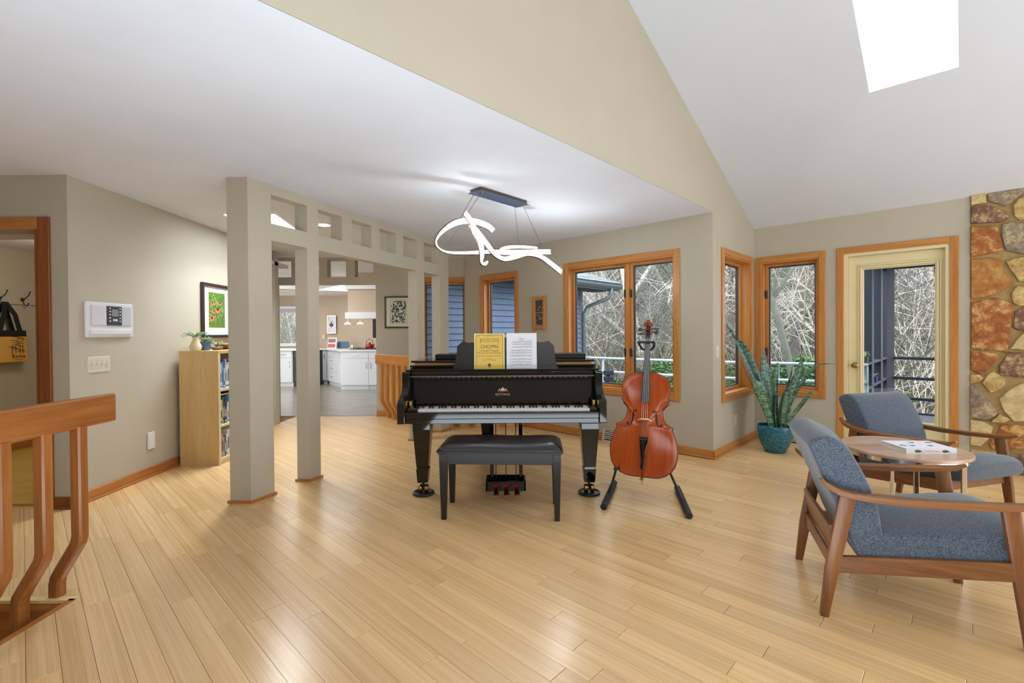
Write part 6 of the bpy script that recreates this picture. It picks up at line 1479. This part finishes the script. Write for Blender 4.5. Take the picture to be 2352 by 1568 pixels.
# neighbouring wing: lap siding, corner board, eave, gutter, hip roof
wg = thing('house_wing', 'slate blue lap-sided house wing with grey hip roof outside the windows', 'building', (-.1, 8.9, -.2))
we = V((1.60, 10.66, 0)); WL = 4.45; FWg = Frame(we-uC*WL, uC, uD)
q = MB(); FWg.box(q, 0, WL, .03, .10, -2.2, 2.25); q.build('shadow_gap_core', 'soffit', wg)  # core coloured dark so the gaps between clapboards read as shadow lines
k = 0; z = -.9; 
while z < 2.26:
    q = MB(); q.prism([(.03, z), (-.012, z), (.010, z+.101), (.03, z+.101)], FWg.P(0, 0, 0), FWg.n, (0, 0, 1), FWg.u*(WL-.08)); q.build('clapboard', 'slate_siding', wg); z += .108
q = MB(); FWg.box(q, WL-.08, WL+.02, -.012, .10, -2.2, 2.2); q.build('corner_board', 'slate_trim', wg)
q = MB(); q.obox(FWg.P(.6, -.55, 2.20), FWg.u*(WL-.05), FWg.n*.6, V((0, 0, .02))); q.build('soffit', 'soffit', wg)
q = MB(); q.obox(FWg.P(.6, -.57, 2.19), FWg.u*(WL-.03), FWg.n*.02, V((0, 0, .14))); q.build('fascia_board', 'slate_trim', wg)
q = MB(); prf = [(-.57, 2.21), (-.64, 2.22), (-.69, 2.27), (-.70, 2.32), (-.685, 2.32), (-.57, 2.30)]; q.prism(prf, FWg.P(.6, 0, 0), FWg.n, (0, 0, 1), FWg.u*WL); q.build('gutter', 'gutter_grey', wg)
g0 = FWg.P(WL+.22, -.63, 2.24); q = MB().tube([g0, g0+V((0, 0, -.10)), g0+V((-.03, .0, -.22))+FWg.u*-.05, FWg.P(WL+.04, -.10, 1.83), FWg.P(WL, -.05, 1.68), FWg.P(WL, -.05, -1.2)], .040, 10); q.build('downspout', 'gutter_grey', wg, smooth='all')
# hip roof: front slope with courses of shingles
rf = MB(); pitch = .42; e0 = FWg.P(.5, -.66, 2.34); W0 = WL+.12
nrow = 14; rh = .17
MB().add([e0, e0+FWg.u*W0, e0+FWg.u*(W0-2.6)+FWg.n*2.6+V((0, 0, 2.6*pitch)), e0+FWg.n*2.6+V((0, 0, 2.6*pitch))], [(0, 1, 2, 3)]).build('roof_deck', 'shingle', wg)
MB().add([e0+FWg.u*W0, e0+FWg.u*W0+FWg.n*5, e0+FWg.u*(W0-2.6)+FWg.n*2.6+V((0, 0, 2.6*pitch))], [(0, 1, 2)]).build('roof_deck', 'shingle', wg)
cnt = 0
rr = random.Random(9)
for r_ in range(nrow):
    d0 = r_*rh; s = W0-d0; k = 0
    while s > W0-4.2 and s > 0:
        w = rr.uniform(.22, .34); s1_ = s; s0_ = max(s-w, 0)
        o_ = e0+FWg.n*d0+V((0, 0, d0*pitch+.004)); up_ = FWg.n*(rh*1.25)+V((0, 0, rh*1.25*pitch-.010)); th = V((0, 0, rr.uniform(.010, .020)))
        q = MB(); q.obox(o_+FWg.u*s0_+FWg.n*rr.uniform(-.012, .004), FWg.u*(s1_-s0_-.006), up_, th); q.build('shingle', 'shingle', wg); cnt += 1
        s = s0_; k += 1
# porch beyond the glass door
po_ = thing('porch_frame', 'dark timber porch frame with horizontal rails beyond the glass door', 'porch', (6.5, 8.2, -.2))
c0 = V((6.54, 8.20, 0)); a0 = V((3.95, 5.55, 0)); u1 = (c0-a0).normalized(); PH = 2.45
q = MB(); q.obox(c0-V((.07, .07, .2)), V((.15, .02, 0)), V((-.02, .15, 0)), V((0, 0, PH+.2))); q.build('corner_post', 'porch_dark', po_)
L_ = (c0-a0).length
for t in (.05, .52, .78):
    p = a0+u1*L_*t; w_ = .20 if t > .1 else .3; q = MB(); q.obox(p+V((0, 0, -.2)), u1*w_, V((-.08, .08, 0)), V((0, 0, PH+.2))); q.build('post', 'porch_dark', po_)
for z in (.80, .45, .10, -.1):
    q = MB(); q.obox(a0+V((0, 0, z-.03)), u1*L_, V((-.10, .10, 0)), V((0, 0, .03))); q.build('ledge', 'porch_dark', po_)
for z in (.79, .45, .105, -.15):
    q = MB(); q.obox(c0+V((0, 0, z-.03)), -uD*5.0, uC*.07, V((0, 0, .045))); q.build('rail', 'porch_dark', po_)
q = MB(); q.obox(c0+V((0, 0, 2.32)), -uD*5.0, uC*.10, V((0, 0, .22))); q.build('beam', 'porch_dark', po_); q = MB(); q.obox(a0+V((0, 0, 2.32)), u1*L_, V((-.1, .1, 0)), V((0, 0, .2))); q.build('beam', 'porch_dark', po_)
q = MB(); q.obox(c0-uD*2.6+V((0, 0, -.2)), -uD*.12, uC*.12, V((0, 0, PH+.2))); q.build('post', 'porch_dark', po_)
q = MB(); q.prism([tuple((a0-u1*.6).xy), tuple((c0+uD*.2+uC*.2).xy), tuple((c0-uD*5+uC*.2).xy), tuple((a0-u1*.6-uD*4.6).xy)], (0, 0, 2.55), (1, 0, 0), (0, 1, 0), (0, 0, .04)); q.build('roof_panel', 'soffit', po_)
q = MB(); q.prism([tuple((a0-u1*.6).xy), tuple(c0.xy), tuple((c0-uD*5).xy), tuple((a0-u1*.6-uD*4.6).xy)], (0, 0, -.19), (1, 0, 0), (0, 1, 0), (0, 0, .03)); q.build('porch_floor', 'deck_grey', po_)
def tiny_pot(p, pm, label, seed, s=1):
    o = thing('potted_plant', label, 'plant', p); MB().lathe([(.005, 0), (.04*s, 0), (.052*s, .085*s), (.044*s, .085*s), (.04*s, .07*s), (.005, .07*s)], p, 14).build('pot', pm, o, smooth=True); air_plant((p[0], p[1], p[2]+.07*s), .07*s, 10, .08*s, o, seed, .006)
pA = c0-uD*1.12+uC*.035; tiny_pot((pA.x, pA.y, .8055), 'pot_green', 'tiny potted succulent on the far porch rail', 31, .95)
pB = a0+u1*L_*.70+V((-.04, .04, 0)); tiny_pot((pB.x, pB.y, .4505), 'pot_navy', 'tiny plant in a navy pot on the lower porch ledge', 32)
pB = a0+u1*L_*.46+V((-.04, .04, 0)); tiny_pot((pB.x, pB.y, .8005), 'pot_green', 'tiny dark pot on the upper porch ledge at the left', 33)
for k, t in enumerate((.62, 1.45)):
    p = c0-uD*t-uC*.05+V((0, 0, 2.30)); o = thing('string_light', ['bare bulb of the porch string light, left', 'bare bulb of the porch string light, right'][k], 'lamp', p)
    MB().lathe([(.006, .02), (.018, .0), (.018, -.04), (.006, -.05)], p, 10).build('socket', 'iron_black', o); MB().ball(p+V((0, 0, -.075)), .028, 6, (1, 1, 1.2)).build('bulb', 'plastic_light', o, smooth=True)
# ------------------------------------------------------------ bare trees
def tree_mesh(seed, height, r0, depth, spread, nseg=7, twig=.008, lean=0):
    rr = random.Random(seed); m_ = MB()
    def branch(p, d, L, r, lv):
        path = [p]; rs = [r]; n = nseg if lv == 0 else 5 if lv < 3 else 3; dd = d.normalized(); kids_ = []
        for i in range(n):
            dd = (dd+V((rr.gauss(0, .12), rr.gauss(0, .12), rr.gauss(0, .07)+(.05 if lv else .02)))*(1 if lv else .5)).normalized()
            p = p+dd*L/n; path.append(p); rs.append(max(twig*.6, r*(1-.62*(i+1)/n))); kids_.append((p, dd, rs[-1], (i+1)/n))
        m_.tube(path, rs, 6 if lv == 0 else 4 if lv < 2 else 3, caps=False)
        if lv >= depth: return
        nb = {0: 9, 1: 6, 2: 5, 3: 4}.get(lv, 3)
        for b in range(nb):
            q, e, rr_, f_ = kids_[min(n-1, int((.28 if lv == 0 else .2)*n+b*(n-.28*n)/nb))]
            a = rr.uniform(0, 2*pi); side_ = e.cross(V((cos(a), sin(a), .3))).normalized(); nd = (e*rr.uniform(.35, .9)+side_*spread*rr.uniform(.7, 1.3)).normalized()
            branch(q, nd, L*rr.uniform(.42, .66)*(1 if lv else .75), max(twig, rr_*.62), lv+1)
    branch(V((0, 0, 0)), V((lean, 0, 1)), height, r0, 0); return m_
TM = [tree_mesh(1, 9, .16, 4, .8), tree_mesh(2, 11, .13, 4, .6), tree_mesh(3, 8, .10, 4, .9), tree_mesh(4, 10, .20, 4, .75, lean=.15), tree_mesh(5, 7, .07, 3, .9)]
mats_t = ['bark_grey', 'bark_dark', 'bark_green', 'bark_pale', 'bark_grey']
protos = []
for k, t in enumerate(TM):
    o = t.build('tree', mats_t[k], smooth='all'); COL.objects.unlink(o); protos.append(o)
where = {0: 'outside the left pane of the double window', 1: 'outside the right pane of the double window', 2: 'outside the narrow side window', 3: 'outside the window behind the snake plant', 4: 'outside the glass door', 5: 'outside the kitchen window'}
col_n = ['grey', 'dark', 'mossy', 'pale white', 'thin grey']
rr = random.Random(77); used = {}
def put_tree(k, brg, dist, sc, rot, zone, extra=''):
    x, y = dist*sin(rad(brg)), dist*cos(rad(brg)); o = protos[k].copy(); COL.objects.link(o); o.name = 'bare_tree'; o.location = (x, y, GX(x, y)-.1); o.rotation_euler = (0, 0, rot); o.scale = (sc, sc, sc*rr.uniform(.95, 1.15))
    lab(o, '%s leafless tree %s, %s' % (col_n[k], extra, where[zone]), 'tree', 'bare trees in the wood outside'); return o
put_tree(3, 16.9, 15, 1.0, 2.2, 1, 'with heavy forked limbs')
put_tree(1, 13.4, 19, 1.3, 1.0, 1, 'with a straight trunk')
put_tree(0, 9.6, 22, 1.1, 2.0, 0, 'with the tallest stem'); put_tree(1, 11.0, 26, 1.1, 4.0, 0, 'standing thin and far')
put_tree(1, 29.6, 13, 1.25, .4, 3, 'with the thickest trunk'); put_tree(2, 31.8, 11, .9, 2.4, 3, 'with tangled low boughs')
put_tree(3, 38.6, 14, .8, 3.3, 4, 'leaning beside the porch post')
zones = [(8.5, 12.2, 0, 7), (12.2, 19.8, 1, 11), (23.5, 26, 2, 3), (28, 34.5, 3, 8), (37, 43, 4, 8), (-27.5, -22.5, 5, 5)]
vw = {0: 'left pane of the double window', 1: 'right pane of the double window', 2: 'narrow corner window', 3: 'window behind snake plant', 4: 'glass door view', 5: 'kitchen window'}
specs = []
for b0, b1, zn, cnt_ in zones:
    for k in range(cnt_):
        d = (rr.uniform(16, 24) if zn != 5 else rr.uniform(20, 27)) if k % 2 == 0 else rr.uniform(26, 42); kk = rr.choice([0, 1, 2, 2, 4, 4, 3 if rr.random() < .4 else 2])
        br = b0-1.0+(b1-b0+2)*((k*.618+.2) % 1)+rr.uniform(-.2, .2); specs.append([zn, d < 25, br, d, kk, rr.uniform(.75, 1.2), rr.uniform(0, 6.3)])
specs.sort(key=lambda t: (t[0], t[1], t[2])); prev = None; num = 0
for zn, near, br, d, kk, sc, rot in specs:
    num = num+1 if prev == (zn, near) else 0; prev = (zn, near)
    o = put_tree(kk, br, d, sc, rot, zn); o['label'] = '%s leafless tree, %s from left among %s ones, %s' % (col_n[kk], ordn[num], 'nearer' if near else 'farther', vw[zn])
# thickets of fine twigs, nobody could count them
def thicket(seed, n, R, h, twig, mat_, leaves=0):
    rr = random.Random(seed); m_ = MB()
    for k in range(n):
        a = rr.uniform(0, 2*pi); r = R*math.sqrt(rr.random()); p = V((r*cos(a), r*sin(a), 0)); b = V((rr.gauss(0, .35), rr.gauss(0, .35), 1)); L_ = h*rr.uniform(.5, 1.1); pts = [p]
        for i in range(3): b = b+V((rr.gauss(0, .28), rr.gauss(0, .28), -.05*i)); pts.append(pts[-1]+b.normalized()*L_/3)
        m_.tube(pts, [twig, twig*.8, twig*.6, twig*.3], 3, caps=False)
        for j in range(3):
            q = pts[rr.randint(1, 3)]; e = V((rr.gauss(0, .8), rr.gauss(0, .8), rr.uniform(.1, 1))).normalized(); m_.tube([q, q+e*L_*.18, q+e*L_*.32+V((0, 0, -.03))], [twig*.55, twig*.4, twig*.2], 3, caps=False)
    return m_
TH = [thicket(1, 420, 2.2, 3.4, .010, '').build('t', 'brush_tan'), thicket(2, 420, 2.2, 4.6, .010, '').build('t', 'brush_pale'), thicket(3, 420, 2.2, 5.6, .012, '').build('t', 'bark_green')]
for t in TH: COL.objects.unlink(t)
def place_stuff(protos_, name, label, cat, spots):
    k = 0
    for (brg, dist, sc, i) in spots:
        x, y = dist*sin(rad(brg)), dist*cos(rad(brg)); o = protos_[i].copy(); COL.objects.link(o); o.name = name; o.location = (x, y, GX(x, y)-.15); o.rotation_euler = (0, 0, brg*7.7+dist); o.scale = (sc, sc, sc)
        o['kind'] = 'stuff'; o['label'] = label; o['category'] = cat
sp_ = []
for b0, b1, zn, cnt_ in zones:
    n_ = {0: 7, 1: 13, 2: 4, 3: 10, 4: 12, 5: 6}[zn]
    for k in range(n_): sp_.append((b0-1+(b1-b0+2)*((k*.618) % 1), 15+(k % 5)*4.2+rr.random()*2+(5.5 if zn == 5 else 0), rr.uniform(.8, 1.25), k % 3))
place_stuff(TH, 'brush', 'tangled bare brush filling the wood outside', 'brush', sp_)
# leafy shrubs: clouds of small leaves on stems
def shrub(seed, n, rx_, h, lf, stem=True):
    rr = random.Random(seed); m_ = MB()
    if stem:
        for k in range(14):
            a = rr.uniform(0, 6.3); m_.tube([V((0, 0, 0)), V((cos(a)*rx_*.4, sin(a)*rx_*.4, h*.5)), V((cos(a)*rx_*.8, sin(a)*rx_*.8, h*rr.uniform(.6, .95)))], [.02, .012, .004], 3, caps=False)
    for k in range(n):
        a = rr.uniform(0, 2*pi); t = rr.random(); z = h*(.06+.94*t); r = rx_*math.sqrt(max(0.02, 1-(abs(t-.4)/.62)**2.4))*(rr.random()**.4)*(1+.18*sin(a*5+t*9)); c = V((r*cos(a), r*sin(a), z))
        u = V((rr.gauss(0, 1), rr.gauss(0, 1), rr.gauss(0, .6))).normalized(); v_ = u.cross(V((rr.gauss(0, 1), rr.gauss(0, 1), rr.gauss(0, 1)))).normalized(); s = lf*rr.uniform(.6, 1.3)
        m_.add([c-u*s, c+v_*s*.5, c+u*s, c-v_*s*.5], [(0, 1, 2, 3)])
    return m_
SH = [shrub(1, 6500, 1.3, 2.6, .055).build('shrub', 'leaf_green'), shrub(2, 6500, 1.4, 2.2, .05).build('shrub', 'leaf_olive')]
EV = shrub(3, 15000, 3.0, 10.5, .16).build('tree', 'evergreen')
for t in SH+[EV]: COL.objects.unlink(t)
def put(o_, name, brg, dist, sc, label, cat, grp, zs=1, zo=0):
    x, y = dist*sin(rad(brg)), dist*cos(rad(brg)); o = o_.copy(); COL.objects.link(o); o.name = name; o.location = (x, y, GX(x, y)-.05+zo); o.rotation_euler = (0, 0, brg); o.scale = (sc, sc, sc*zs); lab(o, label, cat, grp)
shrubs = [(9.0, 12.5, .95, 0, 'at the left, below the downspout'), (10.6, 13.5, .95, 0, 'behind the piano lid outside'), (12.7, 13.4, .95, 1, 'right of the window mullion'), (11.7, 15.0, 1.0, 1, 'left of the mullion, further back'), (14.6, 13.4, .95, 1, 'behind the cello neck'), (16.2, 13.0, .8, 1, 'left of the big green shrub'),
          (18.9, 12.4, 1.12, 0, 'tallest in the double window, at its right side'), (24.6, 12.5, 1.1, 0, 'in the narrow side window'), (29.4, 13.5, .8, 1, 'behind the tall snake plant leaves'), (31.6, 12.2, 1.02, 0, 'in the middle of the plant window'), (33.3, 11.6, 1.15, 0, 'tallest in the plant window'),
          (-23.6, 18.5, .9, 0, 'at the right of the kitchen window'), (-26.3, 20.0, .7, 1, 'low in the kitchen window')]
for b, d, s, k, t in shrubs: put(SH[k], 'shrub', b, d, s, '%s leafy shrub outside, %s' % (['green', 'olive'][k], t), 'shrub', 'shrubs beyond the deck railing')
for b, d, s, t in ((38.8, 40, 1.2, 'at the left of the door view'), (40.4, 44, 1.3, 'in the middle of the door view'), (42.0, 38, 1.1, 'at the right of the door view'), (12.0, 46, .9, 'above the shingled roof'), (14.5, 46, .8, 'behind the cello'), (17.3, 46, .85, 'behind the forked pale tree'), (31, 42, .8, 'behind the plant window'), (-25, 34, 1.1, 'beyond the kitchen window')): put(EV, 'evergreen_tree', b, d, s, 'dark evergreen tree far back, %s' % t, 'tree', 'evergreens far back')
# distant house beyond the wood
hh = thing('distant_house', 'low pale house with grey roof far beyond the glass door', 'building', (35.0, 40, .4))
hx, hy, hz = 33.5, 41.5, GX(33.5, 41.5)-.4
MB().box(hx-4, hx+4, hy, hy+4, hz, hz+1.9).build('wall', 'slate_trim', hh); MB().prism([(-4.6, 1.9), (4.6, 1.9), (3.2, 3.1), (-3.2, 3.1)], (hx, hy-.5, hz), (1, 0, 0), (0, 0, 1), (0, 5, 0)).build('roof', 'shingle', hh); MB().box(hx-4.6, hx+4.6, hy-.55, hy-.45, hz+1.75, hz+1.95).build('gutter', 'paint_white', hh)
for x in (-2.5, -.5, 1.8): MB().box(hx+x, hx+x+.9, hy-.03, hy, hz+.8, hz+1.5).build('window', 'ink_blue', hh)
mb = MB().prism([(28.5, 33), (36, 30), (40, 38), (31, 42)], (0, 0, GX(33, 36)+.12), (1, 0, 0), (0, 1, 0), (0, 0, .05)); struct(mb, 'lawn', 'grass')
